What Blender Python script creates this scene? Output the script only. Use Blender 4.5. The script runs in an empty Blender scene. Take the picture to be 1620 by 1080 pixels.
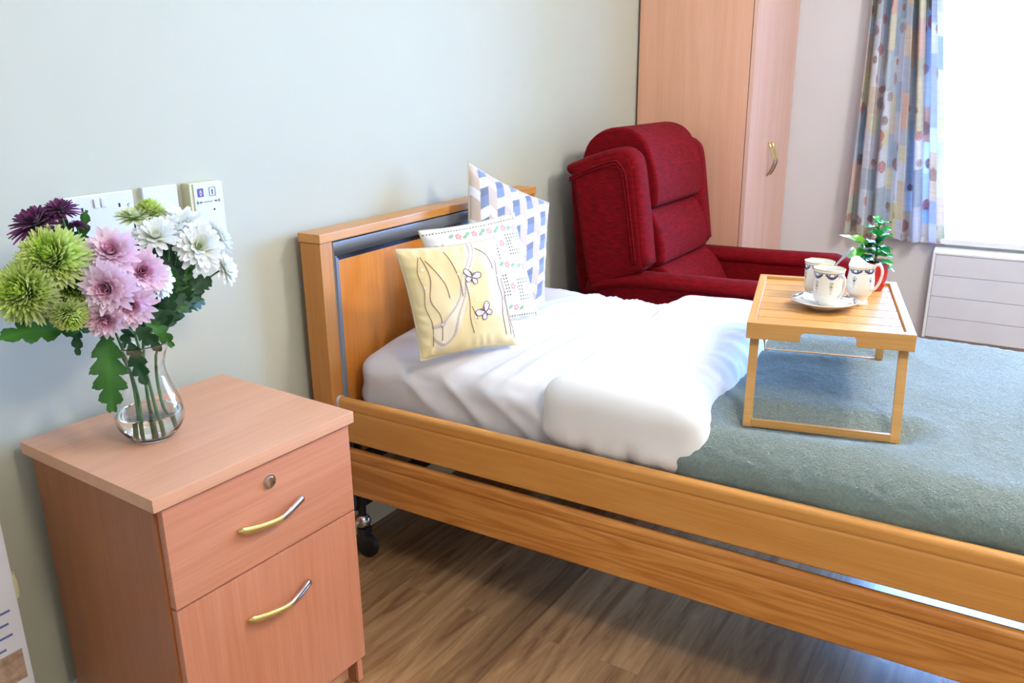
import bpy, bmesh, math, random
from mathutils import Vector, Matrix, noise, Quaternion
random.seed(7)
PI = math.pi
C = bpy.context.scene.collection
scn = bpy.context.scene

# ------------------------------------------------------------------ camera
def make_camera():
    cd = bpy.data.cameras.new('camera'); cam = bpy.data.objects.new('camera', cd); C.objects.link(cam)
    yaw, pitch, roll = math.radians(32.5636), math.radians(17.39403), math.radians(-0.69327)
    f = Vector((math.cos(yaw)*math.cos(pitch), math.sin(yaw)*math.cos(pitch), -math.sin(pitch)))
    r0 = Vector((math.sin(yaw), -math.cos(yaw), 0)); u0 = r0.cross(f)
    r = r0*math.cos(roll)+u0*math.sin(roll); u = -r0*math.sin(roll)+u0*math.cos(roll)
    m = Matrix((r, u, -f)).transposed().to_4x4()
    m.translation = Vector((-0.92785, -1.62905, 1.31573))
    cam.matrix_world = m
    cd.sensor_width = 36; cd.lens = 1317.858/1620*36; cd.clip_start = 0.02
    scn.camera = cam
make_camera()
# ------------------------------------------------------------------ light
XW = 3.327                       # inner face of the window wall
WY0, WY1, WZ0, WZ1 = -2.75, -1.08, 0.600, 2.08
w = bpy.data.worlds.new('sky'); scn.world = w; w.use_nodes = True
bg = w.node_tree.nodes['Background']
bg.inputs[0].default_value = (0.225, 0.45, 1.0, 1); bg.inputs[1].default_value = 42
def area(name, loc, rot, sx, sy, power, col, portal=False, spread=None):
    l = bpy.data.lights.new(name, 'AREA'); l.shape = 'RECTANGLE'; l.size = sx; l.size_y = sy
    l.energy = power; l.color = col
    if portal: l.cycles.is_portal = True
    o = bpy.data.objects.new(name, l); o.location = loc; o.rotation_euler = rot; C.objects.link(o); return o
area('window_portal', (XW+0.16, (WY0+WY1)/2, (WZ0+WZ1)/2), (0, PI/2, 0), WZ1-WZ0, WY1-WY0, 1, (1, 1, 1), portal=True)
FILL_LAMPS = [((1.5, -2.2, 2.2), 62, (1.0, 0.95, 0.90)), ((-0.30, -2.35, 2.25), 42, (1.0, 0.92, 0.80))]  # fill lights added out of view to brighten the room
for loc, power, col in FILL_LAMPS:
    l = bpy.data.lights.new('fill_light', 'POINT'); l.shadow_soft_size = .13; l.energy = power; l.color = col
    o = bpy.data.objects.new('fill_light', l); o.location = loc; C.objects.link(o)
vs = scn.view_settings
vs.view_transform = 'Standard'; vs.look = 'None'; vs.gamma = 1; vs.use_curve_mapping = False
vs.exposure = 0.33

# ------------------------------------------------------------------ materials
def hexlin(h):
    h = h.lstrip('#'); r = [int(h[i:i+2], 16)/255 for i in (0, 2, 4)]
    return tuple(((c/12.92) if c <= 0.04045 else ((c+0.055)/1.055)**2.4) for c in r)
def mk(name):
    m = bpy.data.materials.new(name); m.use_nodes = True
    nt = m.node_tree; b = nt.nodes['Principled BSDF']
    return m, nt, b
def N(nt, t, **k):
    n = nt.nodes.new(t)
    for a, v in k.items():
        if a in n.inputs: n.inputs[a].default_value = v
        else: setattr(n, a, v)
    return n
def bump(nt, b, h, strength, dist=0.01):
    bn = N(nt, 'ShaderNodeBump'); bn.inputs['Strength'].default_value = strength; bn.inputs['Distance'].default_value = dist
    nt.links.new(h, bn.inputs['Height']); nt.links.new(bn.outputs[0], b.inputs['Normal']); return bn
def plain(name, col, rough=0.5, metal=0, noise_amt=0.03, nscale=8, bumpv=0, bscale=200, **kw):
    m, nt, b = mk(name)
    if isinstance(col, str): col = hexlin(col)
    tc = N(nt, 'ShaderNodeTexCoord'); nz = N(nt, 'ShaderNodeTexNoise', Scale=nscale, Detail=3)
    nt.links.new(tc.outputs['Object'], nz.inputs['Vector'])
    r = N(nt, 'ShaderNodeValToRGB'); r.color_ramp.elements[0].position = .3; r.color_ramp.elements[1].position = .7
    r.color_ramp.elements[0].color = tuple(c*(1-noise_amt) for c in col)+(1,)
    r.color_ramp.elements[1].color = tuple(min(1, c*(1+noise_amt)) for c in col)+(1,)
    nt.links.new(nz.outputs['Fac'], r.inputs[0]); nt.links.new(r.outputs[0], b.inputs['Base Color'])
    b.inputs['Roughness'].default_value = rough; b.inputs['Metallic'].default_value = metal
    for k, v in kw.items(): b.inputs[k.replace('_', ' ')].default_value = v
    if bumpv:
        n2 = N(nt, 'ShaderNodeTexNoise', Scale=bscale, Detail=3)
        nt.links.new(tc.outputs['Object'], n2.inputs['Vector']); bump(nt, b, n2.outputs['Fac'], bumpv, 0.002)
    return m
def wood(name, base, dark, axis='X', rough=0.35, stretch=14, scale=9, cath=0.0, fine=0.5, coat=0.0, band=0.6):
    """laminate wood grain running along an object axis"""
    m, nt, b = mk(name); base = hexlin(base); dark = hexlin(dark)
    tc = N(nt, 'ShaderNodeTexCoord'); mp = N(nt, 'ShaderNodeMapping')
    s = [scale]*3; s['XYZ'.index(axis)] = scale/stretch
    mp.inputs['Scale'].default_value = s
    nt.links.new(tc.outputs['Object'], mp.inputs['Vector'])
    n1 = N(nt, 'ShaderNodeTexNoise', Scale=1.0, Detail=3, Roughness=.55, Distortion=.4)
    nt.links.new(mp.outputs[0], n1.inputs['Vector'])
    src = n1.outputs['Fac']
    mul = N(nt, 'ShaderNodeMath', operation='MULTIPLY'); mul.inputs[1].default_value = 9 if cath else 5
    nt.links.new(src, mul.inputs[0])
    sn = N(nt, 'ShaderNodeMath', operation='PINGPONG'); sn.inputs[1].default_value = .5
    nt.links.new(mul.outputs[0], sn.inputs[0])
    mp2 = N(nt, 'ShaderNodeMapping'); s2 = [220]*3; s2['XYZ'.index(axis)] = 6
    mp2.inputs['Scale'].default_value = s2; nt.links.new(tc.outputs['Object'], mp2.inputs['Vector'])
    n2 = N(nt, 'ShaderNodeTexNoise', Scale=1.0, Detail=2); nt.links.new(mp2.outputs[0], n2.inputs['Vector'])
    a = N(nt, 'ShaderNodeMath', operation='MULTIPLY'); a.inputs[1].default_value = fine*1.3; nt.links.new(n2.outputs['Fac'], a.inputs[0])
    c = N(nt, 'ShaderNodeMath', operation='MULTIPLY_ADD'); c.inputs[1].default_value = band*(1.2 if cath else .8)
    nt.links.new(sn.outputs[0], c.inputs[0]); nt.links.new(a.outputs[0], c.inputs[2])
    r = N(nt, 'ShaderNodeValToRGB'); r.color_ramp.elements[0].position = .12; r.color_ramp.elements[1].position = .8
    r.color_ramp.elements[0].color = dark+(1,); r.color_ramp.elements[1].color = base+(1,)
    nt.links.new(c.outputs[0], r.inputs[0]); nt.links.new(r.outputs[0], b.inputs['Base Color'])
    b.inputs['Roughness'].default_value = rough; b.inputs['Coat Weight'].default_value = coat
    bump(nt, b, c.outputs[0], 0.06, 0.001)
    return m
def vcol(name, rough=0.8, bumpv=0.0, bscale=400, sheen=0.0, trans=0.0, coat=0.0, sub=0.0, vor=False):
    m, nt, b = mk(name)
    at = N(nt, 'ShaderNodeAttribute', attribute_name='Col')
    nt.links.new(at.outputs['Color'], b.inputs['Base Color'])
    b.inputs['Roughness'].default_value = rough; b.inputs['Sheen Weight'].default_value = sheen
    b.inputs['Coat Weight'].default_value = coat
    if bumpv:
        tc = N(nt, 'ShaderNodeTexCoord'); n2 = N(nt, 'ShaderNodeTexNoise', Scale=bscale, Detail=2)
        nt.links.new(tc.outputs['Object'], n2.inputs['Vector']); bump(nt, b, n2.outputs['Fac'], bumpv, 0.002)
    if trans:
        t = N(nt, 'ShaderNodeBsdfTranslucent'); nt.links.new(at.outputs['Color'], t.inputs['Color'])
        mx = N(nt, 'ShaderNodeMixShader'); mx.inputs[0].default_value = trans
        nt.links.new(b.outputs[0], mx.inputs[1]); nt.links.new(t.outputs[0], mx.inputs[2])
        nt.links.new(mx.outputs[0], nt.nodes['Material Output'].inputs['Surface'])
    return m
def glass(name, ior=1.47, col=(1, 1, 1), rough=0):
    m, nt, b = mk(name)
    b.inputs['Base Color'].default_value = col+(1,); b.inputs['Roughness'].default_value = rough
    b.inputs['Transmission Weight'].default_value = 1; b.inputs['IOR'].default_value = ior
    return m
def pane_mat():
    m, nt, b = mk('window_glass'); nt.nodes.remove(b)
    t = N(nt, 'ShaderNodeBsdfTransparent'); g = N(nt, 'ShaderNodeBsdfGlossy', Roughness=0.0)
    fr = N(nt, 'ShaderNodeFresnel'); mx = N(nt, 'ShaderNodeMixShader')
    nt.links.new(fr.outputs[0], mx.inputs[0]); nt.links.new(t.outputs[0], mx.inputs[1]); nt.links.new(g.outputs[0], mx.inputs[2])
    nt.links.new(mx.outputs[0], nt.nodes['Material Output'].inputs['Surface']); return m
def floor_mat():
    m, nt, b = mk('floor_planks')
    tc = N(nt, 'ShaderNodeTexCoord')
    br = N(nt, 'ShaderNodeTexBrick', offset=0.37, squash=1.0)
    br.inputs['Scale'].default_value = 1; br.inputs['Brick Width'].default_value = .92; br.inputs['Row Height'].default_value = .1
    br.inputs['Mortar Size'].default_value = .0006; br.inputs['Color1'].default_value = (0, 0, 0, 1); br.inputs['Color2'].default_value = (1, 1, 1, 1)
    br.inputs['Mortar'].default_value = (.3, .3, .3, 1); br.inputs['Bias'].default_value = 0
    nt.links.new(tc.outputs['Object'], br.inputs['Vector'])
    mp = N(nt, 'ShaderNodeMapping'); mp.inputs['Scale'].default_value = (2.6, 26, 1)
    nt.links.new(tc.outputs['Object'], mp.inputs['Vector'])
    ad = N(nt, 'ShaderNodeVectorMath', operation='MULTIPLY_ADD'); ad.inputs[1].default_value = (7, 3, 5)
    nt.links.new(br.outputs['Color'], ad.inputs[0]); nt.links.new(mp.outputs[0], ad.inputs[2])
    n1 = N(nt, 'ShaderNodeTexNoise', Scale=1, Detail=6, Roughness=.65, Distortion=.8); nt.links.new(ad.outputs[0], n1.inputs['Vector'])
    r = N(nt, 'ShaderNodeValToRGB')
    r.color_ramp.elements[0].position = .30; r.color_ramp.elements[1].position = .72
    r.color_ramp.elements[0].color = hexlin('#80593a')+(1,); r.color_ramp.elements[1].color = hexlin('#c79c6a')+(1,)
    nt.links.new(n1.outputs['Fac'], r.inputs[0])
    hs = N(nt, 'ShaderNodeMix', data_type='RGBA', blend_type='MULTIPLY'); hs.inputs[0].default_value = .38
    nt.links.new(r.outputs[0], hs.inputs[6]); nt.links.new(br.outputs['Color'], hs.inputs[7])
    nt.links.new(hs.outputs[2], b.inputs['Base Color'])
    b.inputs['Roughness'].default_value = .23; b.inputs['Specular IOR Level'].default_value = .5
    bump(nt, b, n1.outputs['Fac'], .05, .001)
    return m
def fabric(name, col, rough=.9, sheen=0.2, wave=0.0, bscale=700, bumpv=.15, dark=.9, nscale=5, vor=0, aniso=None, sheen_tint=(1, 1, 1), disp=0):
    m, nt, b = mk(name); col = hexlin(col)
    tc = N(nt, 'ShaderNodeTexCoord'); mp = N(nt, 'ShaderNodeMapping')
    if aniso: mp.inputs['Scale'].default_value = aniso
    nt.links.new(tc.outputs['Object'], mp.inputs['Vector'])
    n1 = N(nt, 'ShaderNodeTexNoise', Scale=nscale, Detail=4); nt.links.new(mp.outputs[0], n1.inputs['Vector'])
    r = N(nt, 'ShaderNodeValToRGB'); r.color_ramp.elements[0].position = .3; r.color_ramp.elements[1].position = .7
    r.color_ramp.elements[0].color = tuple(c*dark for c in col)+(1,); r.color_ramp.elements[1].color = col+(1,)
    nt.links.new(n1.outputs['Fac'], r.inputs[0]); nt.links.new(r.outputs[0], b.inputs['Base Color'])
    b.inputs['Roughness'].default_value = rough; b.inputs['Sheen Weight'].default_value = sheen
    b.inputs['Sheen Tint'].default_value = sheen_tint+(1,); b.inputs['Specular IOR Level'].default_value = .12
    if vor:
        n2 = N(nt, 'ShaderNodeTexNoise', Scale=vor, Detail=4, Roughness=.7, Distortion=1.2)
        nt.links.new(tc.outputs['Object'], n2.inputs['Vector']); bump(nt, b, n2.outputs['Fac'], 1.0, bumpv)
    elif bumpv:
        n2 = N(nt, 'ShaderNodeTexNoise', Scale=bscale, Detail=2)
        nt.links.new(tc.outputs['Object'], n2.inputs['Vector']); bump(nt, b, n2.outputs['Fac'], bumpv, .002)
    return m

M = {}
M['wall'] = plain('wall_paint', '#bebeaa', .85, noise_amt=.015, nscale=3, bumpv=.05, bscale=500)
M['wall_cream'] = plain('wall_paint_cream', '#dcd8d4', .85, noise_amt=.015, nscale=3, bumpv=.05, bscale=500)
M['ceiling'] = plain('ceiling_paint', '#f1f1ec', .9)
M['floor'] = floor_mat()
M['skirting'] = plain('skirting_paint', '#efe9d2', .5)
M['upvc'] = plain('white_upvc', '#f4f6f8', .3)
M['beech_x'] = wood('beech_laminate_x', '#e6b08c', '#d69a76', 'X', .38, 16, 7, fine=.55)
M['beech_front_dimmed'] = wood('beech_laminate_front_dimmed', '#da9878', '#c6805e', 'X', .4, 16, 7, fine=.55)  # drawer-front copy of the beech, weaker light toned into its colour
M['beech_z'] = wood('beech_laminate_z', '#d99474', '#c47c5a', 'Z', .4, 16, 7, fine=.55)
M['beech_side_shaded'] = wood('beech_laminate_side_shaded', '#b07048', '#9c5c36', 'Z', .4, 16, 7, fine=.55)  # darker copy of the beech for the body, side shade put into its colour
M['wardrobe'] = wood('wardrobe_laminate', '#ecb698', '#dea27e', 'Z', .4, 18, 7, fine=.5)
M['wardrobe_door'] = wood('wardrobe_door_laminate', '#e6bda8', '#d8a690', 'Z', .35, 18, 7, fine=.5)
M['oak_y'] = wood('oak_rail_y', '#e09c50', '#b8702c', 'Y', .33, 14, 13, cath=1, fine=.3, band=.8)
M['oak_top'] = wood('oak_rail_fine', '#e0a256', '#c8843a', 'Y', .3, 22, 12, fine=.5)
M['oak_x'] = wood('headboard_cap', '#dd9f58', '#c9843e', 'X', .32, 18, 10, fine=.5)
M['oak_z'] = wood('headboard_post', '#d3924c', '#bd7833', 'Z', .33, 18, 10, fine=.5)
M['cherry_z'] = wood('headboard_panel', '#f0a04a', '#dc8430', 'Z', .33, 18, 8, fine=.5)
M['bamboo_y'] = wood('tray_wood_slat', '#dfae6c', '#cb9348', 'X', .35, 12, 10, fine=.4)
M['bamboo'] = wood('tray_wood', '#deac68', '#c58c48', 'Y', .35, 12, 12, fine=.4)
M['gap_shade'] = plain('slat_gap_shade', '#6b4a2a', .7)
M['grey_metal'] = plain('grey_painted_metal', '#828893', .45, .1)
M['dark_metal'] = plain('dark_painted_metal', '#26262c', .4, .3)
M['chrome'] = plain('chrome', '#d9dadd', .12, 1)
M['brass'] = plain('polished_brass', '#ead48c', .22, 1)
M['silver'] = plain('polished_silver', '#cfcac0', .18, 1)
M['black'] = plain('black_rubber', '#0f0f10', .5)
M['white_plastic'] = plain('white_plastic', '#dadde1', .25, Coat_Weight=.3)
M['cream_plastic'] = plain('cream_plastic', '#dddcb4', .4)
M['hole'] = plain('black_slot', '#1b1b1d', .7)
M['purple'] = plain('purple_print', '#63427f', .5)
M['print_white'] = plain('white_print', '#f4f4f4', .5)
M['print_dark'] = plain('dark_print', '#33363d', .5)
M['print_blue'] = plain('blue_print', '#6a76b0', .6)
M['print_red'] = plain('red_print', '#d05a50', .6)
M['print_tan'] = plain('tan_photo_print', '#b79a82', .6, noise_amt=.3, nscale=60)
M['velvet'] = fabric('red_velvet', '#850610', .85, .05, bscale=500, bumpv=.5, dark=.50, nscale=26, aniso=(1.2, 1.2, 5), sheen_tint=(1, .3, .32))
M['sheet'] = fabric('white_sheet', '#e3dfdf', .85, .1, dark=.97)
M['duvet'] = fabric('white_duvet', '#f5f2ee', .85, .1, dark=.98)
M['fleece'] = fabric('green_fleece', '#94ada2', .95, .65, bumpv=.02, dark=.80, nscale=130, vor=120)
M['fab_back'] = fabric('cushion_backing', '#d8cbb0', .9, .2)
M['cloth'] = vcol('printed_cloth', .85, .2, 900, .2)
M['curtain'] = vcol('curtain_cloth', .85, .1, 900, .1, trans=.3)
M['lace_dark'] = plain('eyelet_shadow', '#6f6a55', .9)
M['sequin'] = plain('pearl_sequin', '#f4f6fa', .15, .2, Coat_Weight=.6)
M['thread'] = plain('mauve_thread', '#7a5660', .8)
M['thread_red'] = plain('rust_thread', '#8f5a4a', .8)
M['butterfly'] = plain('butterfly_organza', '#d9d3de', .5)
M['petal'] = vcol('petals', .6, 0, sheen=.2, trans=.25)
M['leaf'] = vcol('leaf_green', .55, .1, 120, trans=.12)
M['glossleaf'] = vcol('glossy_leaf', .2, 0, trans=.15, coat=.5)
M['stem'] = plain('flower_stem', '#4d7a36', .5, noise_amt=.2, nscale=60)
M['glass'] = glass('vase_glass')
M['water'] = glass('vase_water', 1.33, (.97, 1, .95))
M['pane'] = pane_mat()
M['china'] = vcol('bone_china', .12, 0, coat=.5)
M['gold'] = plain('gilt_edge', '#d9b96a', .25, 1)
M['red_glaze'] = plain('red_glaze', '#c3171d', .1, Coat_Weight=.6)
M['soil'] = plain('potting_soil', '#2b1d14', .95, noise_amt=.4, nscale=200)
M['steel'] = plain('stainless_steel', '#d8d8da', .15, 1)
M['radiator'] = plain('radiator_enamel', '#e3e4ea', .4)
M['lampshade'] = plain('opal_shade', '#f2f0ea', .5)
M['paper'] = plain('white_card', '#e9e9ee', .6)

# ------------------------------------------------------------------ mesh helpers
def link(name, bm, mat, parent=None, loc=None, rot=None, smooth=None, mats=None, bevel=0, seg=2):
    me = bpy.data.meshes.new(name)
    if isinstance(bm, bmesh.types.BMesh):
        if bevel:
            bmesh.ops.remove_doubles(bm, verts=bm.verts, dist=1e-6)
            es = [e for e in bm.edges if len(e.link_faces) == 2 and e.calc_face_angle(0) > .6]
            bmesh.ops.bevel(bm, geom=es, offset=bevel, segments=seg, affect='EDGES', profile=.5, clamp_overlap=True)
        bmesh.ops.recalc_face_normals(bm, faces=bm.faces)
        bm.to_mesh(me); bm.free()
    else:
        me.from_pydata(bm[0], [], bm[1]); me.update()
    o = bpy.data.objects.new(name, me); C.objects.link(o)
    for mm in (mats or [mat]): me.materials.append(M[mm] if isinstance(mm, str) else mm)
    if smooth is None: smooth = True
    if smooth:
        me.polygons.foreach_set('use_smooth', [True]*len(me.polygons))
        if smooth != 'all':
            try: me.set_sharp_from_angle(angle=math.radians(40))
            except Exception: pass
    if bevel and smooth:
        wn = o.modifiers.new('wn', 'WEIGHTED_NORMAL'); wn.keep_sharp = True; wn.weight = 80
    if parent: o.parent = parent
    if loc: o.location = loc
    if rot: o.rotation_euler = rot
    return o
def thing(name, label, cat, loc=(0, 0, 0), rz=0, group=None):
    o = bpy.data.objects.new(name, None); C.objects.link(o); o.location = loc; o.rotation_euler = (0, 0, rz)
    o.empty_display_size = .05
    o['label'] = label; o['category'] = cat
    if group: o['group'] = group
    return o
def tag(o, label, cat, group=None):
    o['label'] = label; o['category'] = cat
    if group: o['group'] = group
    return o
def struct(name, bm, mat, **k):
    o = link(name, bm, mat, **k); 
    if not k.get('parent'): o['kind'] = 'structure'
    return o
def box(bm, x0, x1, y0, y1, z0, z1, mi=0):
    vs_ = [bm.verts.new((x, y, z)) for x in (x0, x1) for y in (y0, y1) for z in (z0, z1)]
    for q in ((0, 1, 3, 2), (4, 6, 7, 5), (0, 4, 5, 1), (2, 3, 7, 6), (0, 2, 6, 4), (1, 5, 7, 3)):
        f = bm.faces.new([vs_[i] for i in q]); f.material_index = mi
    return bm
def B(*a, **k):
    return box(bmesh.new(), *a, **k)
def prism(bm, pts, axis, a0, a1):
    """extrude a polygon (2D pts in the plane normal to axis) between a0 and a1"""
    def P(p, a):
        return {'X': (a, p[0], p[1]), 'Y': (p[0], a, p[1]), 'Z': (p[0], p[1], a)}[axis]
    va = [bm.verts.new(P(p, a0)) for p in pts]; vb = [bm.verts.new(P(p, a1)) for p in pts]
    n = len(pts); bm.faces.new(va); bm.faces.new(vb[::-1])
    for i in range(n): bm.faces.new([va[i], vb[i], vb[(i+1) % n], va[(i+1) % n]])
    return bm
def tube(bm, path, rad, seg=8, flat=None, cap=True, mi=None):
    """tube along points; rad number or list; flat = (axis vector, factor)"""
    path = [Vector(p) for p in path]; n = len(path)
    if not isinstance(rad, (list, tuple)): rad = [rad]*n
    up = Vector((0, 0, 1)); rings = []; prev = None
    for i, p in enumerate(path):
        t = (path[min(i+1, n-1)]-path[max(i-1, 0)]).normalized()
        if prev is None:
            a = t.orthogonal().normalized() if abs(t.dot(up)) > .95 else t.cross(up).normalized()
        else:
            a = (prev-t*prev.dot(t)).normalized()
        prev = a; b_ = t.cross(a).normalized(); ring = []
        for k in range(seg):
            an = 2*PI*k/seg; d = a*math.cos(an)+b_*math.sin(an)
            if flat:
                ax, fac = flat; ax = Vector(ax).normalized(); d = d-ax*d.dot(ax)*(1-fac)
            ring.append(bm.verts.new(p+d*rad[i]))
        rings.append(ring)
    for i in range(n-1):
        for k in range(seg):
            f = bm.faces.new([rings[i][k], rings[i][(k+1) % seg], rings[i+1][(k+1) % seg], rings[i+1][k]])
            if mi: f.material_index = mi[i]
    if cap:
        f1 = bm.faces.new(rings[0][::-1]); f2 = bm.faces.new(rings[-1])
        if mi: f2.material_index = mi[-1]
    return bm
def bez(p0, p1, p2, p3, n=14):
    p0, p1, p2, p3 = map(Vector, (p0, p1, p2, p3)); out = []
    for i in range(n+1):
        t = i/n; out.append(p0*(1-t)**3+p1*3*t*(1-t)**2+p2*3*t*t*(1-t)+p3*t**3)
    return out
def catmull(pts, sub=6):
    pts = [Vector(p) for p in pts]; out = []
    for i in range(len(pts)-1):
        p0 = pts[max(i-1, 0)]; p1 = pts[i]; p2 = pts[i+1]; p3 = pts[min(i+2, len(pts)-1)]
        for k in range(sub):
            t = k/sub
            out.append(.5*((2*p1)+(-p0+p2)*t+(2*p0-5*p1+4*p2-p3)*t*t+(-p0+3*p1-3*p2+p3)*t**3))
    out.append(pts[-1]); return out
def lathe(bm, prof, seg=40, c=(0, 0, 0), close=True):
    rings = []
    for r, z in prof:
        if r < 1e-5: rings.append([bm.verts.new((c[0], c[1], c[2]+z))])
        else: rings.append([bm.verts.new((c[0]+r*math.cos(2*PI*k/seg), c[1]+r*math.sin(2*PI*k/seg), c[2]+z)) for k in range(seg)])
    for a, b_ in zip(rings, rings[1:]):
        for k in range(seg):
            k2 = (k+1) % seg
            if len(a) == 1 and len(b_) == 1: continue
            if len(a) == 1: bm.faces.new([a[0], b_[k2], b_[k]])
            elif len(b_) == 1: bm.faces.new([a[k], a[k2], b_[0]])
            else: bm.faces.new([a[k], a[k2], b_[k2], b_[k]])
    return bm
def rbox(x0, x1, y0, y1, z0, z1, R, res=.02, disp=None, Rz=None):
    """dense rounded box, every vertex optionally displaced by disp(p, n) -> Vector"""
    bm = bmesh.new()
    def cnt(a, b_): return max(2, int(round((b_-a)/res)))
    nx, ny, nz = cnt(x0, x1), cnt(y0, y1), cnt(z0, z1); d = {}
    def V(i, j, k):
        key = (i, j, k)
        if key in d: return d[key]
        p = Vector((x0+(x1-x0)*i/nx, y0+(y1-y0)*j/ny, z0+(z1-z0)*k/nz))
        q = Vector((min(max(p.x, x0+R), x1-R), min(max(p.y, y0+R), y1-R), min(max(p.z, z0+R), z1-R)))
        n = p-q
        if n.length > 1e-9: n.normalize(); p = q+n*R
        else: n = Vector((0, 0, 1))
        if disp: p = p+disp(p, n)
        d[key] = bm.verts.new(p); return d[key]
    for i in range(nx):
        for j in range(ny):
            bm.faces.new([V(i, j, 0), V(i, j+1, 0), V(i+1, j+1, 0), V(i+1, j, 0)])
            bm.faces.new([V(i, j, nz), V(i+1, j, nz), V(i+1, j+1, nz), V(i, j+1, nz)])
    for i in range(nx):
        for k in range(nz):
            bm.faces.new([V(i, 0, k), V(i+1, 0, k), V(i+1, 0, k+1), V(i, 0, k+1)])
            bm.faces.new([V(i, ny, k), V(i, ny, k+1), V(i+1, ny, k+1), V(i+1, ny, k)])
    for j in range(ny):
        for k in range(nz):
            bm.faces.new([V(0, j, k), V(0, j, k+1), V(0, j+1, k+1), V(0, j+1, k)])
            bm.faces.new([V(nx, j, k), V(nx, j+1, k), V(nx, j+1, k+1), V(nx, j, k+1)])
    return bm
def setcol(o, cols):
    """per-vertex colours (linear rgb)"""
    at = o.data.color_attributes.new('Col', 'FLOAT_COLOR', 'POINT')
    flat = []
    for c in cols: flat += [c[0], c[1], c[2], 1]
    at.data.foreach_set('color', flat)
def nz(x, y, z=0): return noise.noise(Vector((x, y, z)))
def sstep(a, b_, x):
    t = min(1, max(0, (x-a)/(b_-a))); return t*t*(3-2*t)

# ------------------------------------------------------------------ room
RX0, RY0, CH = -2.3, -3.7, 2.42
def wall_with_hole():
    bm = bmesh.new(); x0, x1 = XW, XW+.30
    box(bm, x0, x1, RY0-.1, WY0, 0, CH); box(bm, x0, x1, WY1, .1, 0, CH)
    box(bm, x0, x1, WY0, WY1, 0, WZ0); box(bm, x0, x1, WY0, WY1, WZ1, CH)
    return bm
struct('floor', B(RX0-.1, XW+.1, RY0-.1, .1, -.05, 0), 'floor', smooth=False)
struct('ceiling', B(RX0-.1, XW+.1, RY0-.1, .1, CH, CH+.08), 'ceiling', smooth=False)
struct('wall_back', B(RX0-.1, XW, 0, .1, 0, CH), 'wall', smooth=False)
struct('wall_right', wall_with_hole(), 'wall_cream', smooth=False)
struct('wall_left', B(RX0-.1, RX0, RY0, 0, 0, CH), 'wall', smooth=False)
struct('wall_front', B(RX0-.1, XW, RY0-.1, RY0, 0, CH), 'wall', smooth=False)
def skirt(pts_y): pass
struct('baseboard_back', prism(bmesh.new(), [(0, 0), (-.014, 0), (-.014, .068), (-.006, .08), (0, .08)], 'X', RX0, 2.66), 'skirting')
struct('baseboard_right', prism(bmesh.new(), [(XW, 0), (XW-.014, 0), (XW-.014, .068), (XW-.006, .08), (XW, .08)], 'Y', RY0, -.56), 'skirting')
# window: frame, sill, pane
def window():
    root = bpy.data.objects.new('window_1', None); C.objects.link(root); root['kind'] = 'structure'
    root.location = (XW+.05, (WY0+WY1)/2, WZ0)
    hw = (WY1-WY0)/2; h = WZ1-WZ0; bm = bmesh.new(); t = .05
    box(bm, 0, .06, -hw, -hw+t, 0, h); box(bm, 0, .06, hw-t, hw, 0, h)
    box(bm, 0, .06, -hw+t, hw-t, 0, .014); box(bm, 0, .06, -hw+t, hw-t, h-t, h)
    box(bm, 0, .06, -hw+.62, -hw+.67, .03, h-t)
    link('window_frame', bm, 'upvc', root, bevel=.004)
    link('pane', B(.028, .034, -hw+t, hw-t, .014, h-t), 'pane', root, smooth=False)
    s = link('window_sill', B(-.075, .0, -hw-.06, hw, -.022, .004), 'upvc', root, bevel=.006)
    return root
window()
# ------------------------------------------------------------------ pendants added round the fill lights (out of frame, light the room)
for (lx, ly, lz), _, _ in FILL_LAMPS:
    lp = thing('fill_pendant', 'added fill lamp dressed as a ceiling pendant over the foot of the bed' if lx > 0 else 'added fill lamp dressed as a ceiling pendant behind the bedside cabinet', 'lamp', (lx, ly, CH))
    link('ceiling_rose', lathe(bmesh.new(), [(0, 0), (.05, 0), (.045, -.02), (.008, -.03), (0, -.03)]), 'white_plastic', lp)
    link('flex', tube(bmesh.new(), [(0, 0, -.03), (0, 0, lz-CH+.18)], .003), 'white_plastic', lp)
    link('bulb_holder', lathe(bmesh.new(), [(0, .2), (.018, .19), (.022, .15), (.0, .15)], 20, (0, 0, lz-CH)), 'white_plastic', lp)

# ------------------------------------------------------------------ bedside cabinet
def bow_handle(name, length, vertical, parent, loc, out=.03, r=.0045, mats=('brass', 'silver')):
    """wavy bow handle: ends on the face, bows out in -y"""
    bm = bmesh.new(); L = length/2
    pts = [(-L, -.0015, .001), (-L*.86, -out*.30, -.0005), (-L*.5, -out*.62, -.003), (-L*.12, -out*.92, -.002), (L*.12, -out, .001), (L*.5, -out*.72, .004), (L*.84, -out*.36, .0045), (L, -.0015, .002)]
    p = catmull(pts, 5); n = len(p)
    rad = [r*(.55+1.0*min(1, min(i, n-1-i)/4)-.42*math.sin(PI*i/(n-1))) for i in range(n)]
    mi = [0 if i < n*.48 else 1 for i in range(n)]
    if vertical: p = [Vector((q.z*1.0, q.y, -q.x)) for q in p]
    tube(bm, p, rad, 10, flat=((0, 0, 1) if not vertical else (1, 0, 0), 1.25), mi=mi)
    return link(name, bm, None, parent, loc=loc, mats=list(mats))
cab = thing('bedside_cabinet', 'beech laminate bedside cabinet with one locking drawer and a door below, left of the bed', 'cabinet', (-.198, -.039, 0), -.0367)
link('cabinet_top', B(0, .462, -.43, 0, .6405, .6655), 'beech_x', cab, bevel=.0015)
bm = B(.014, .030, -.402, -.008, .0, .640); box(bm, .432, .448, -.402, -.008, 0, .640)
box(bm, .030, .432, -.016, -.008, .068, .640); box(bm, .030, .432, -.398, -.016, .068, .084); box(bm, .030, .432, -.398, -.016, .428, .440)
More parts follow.
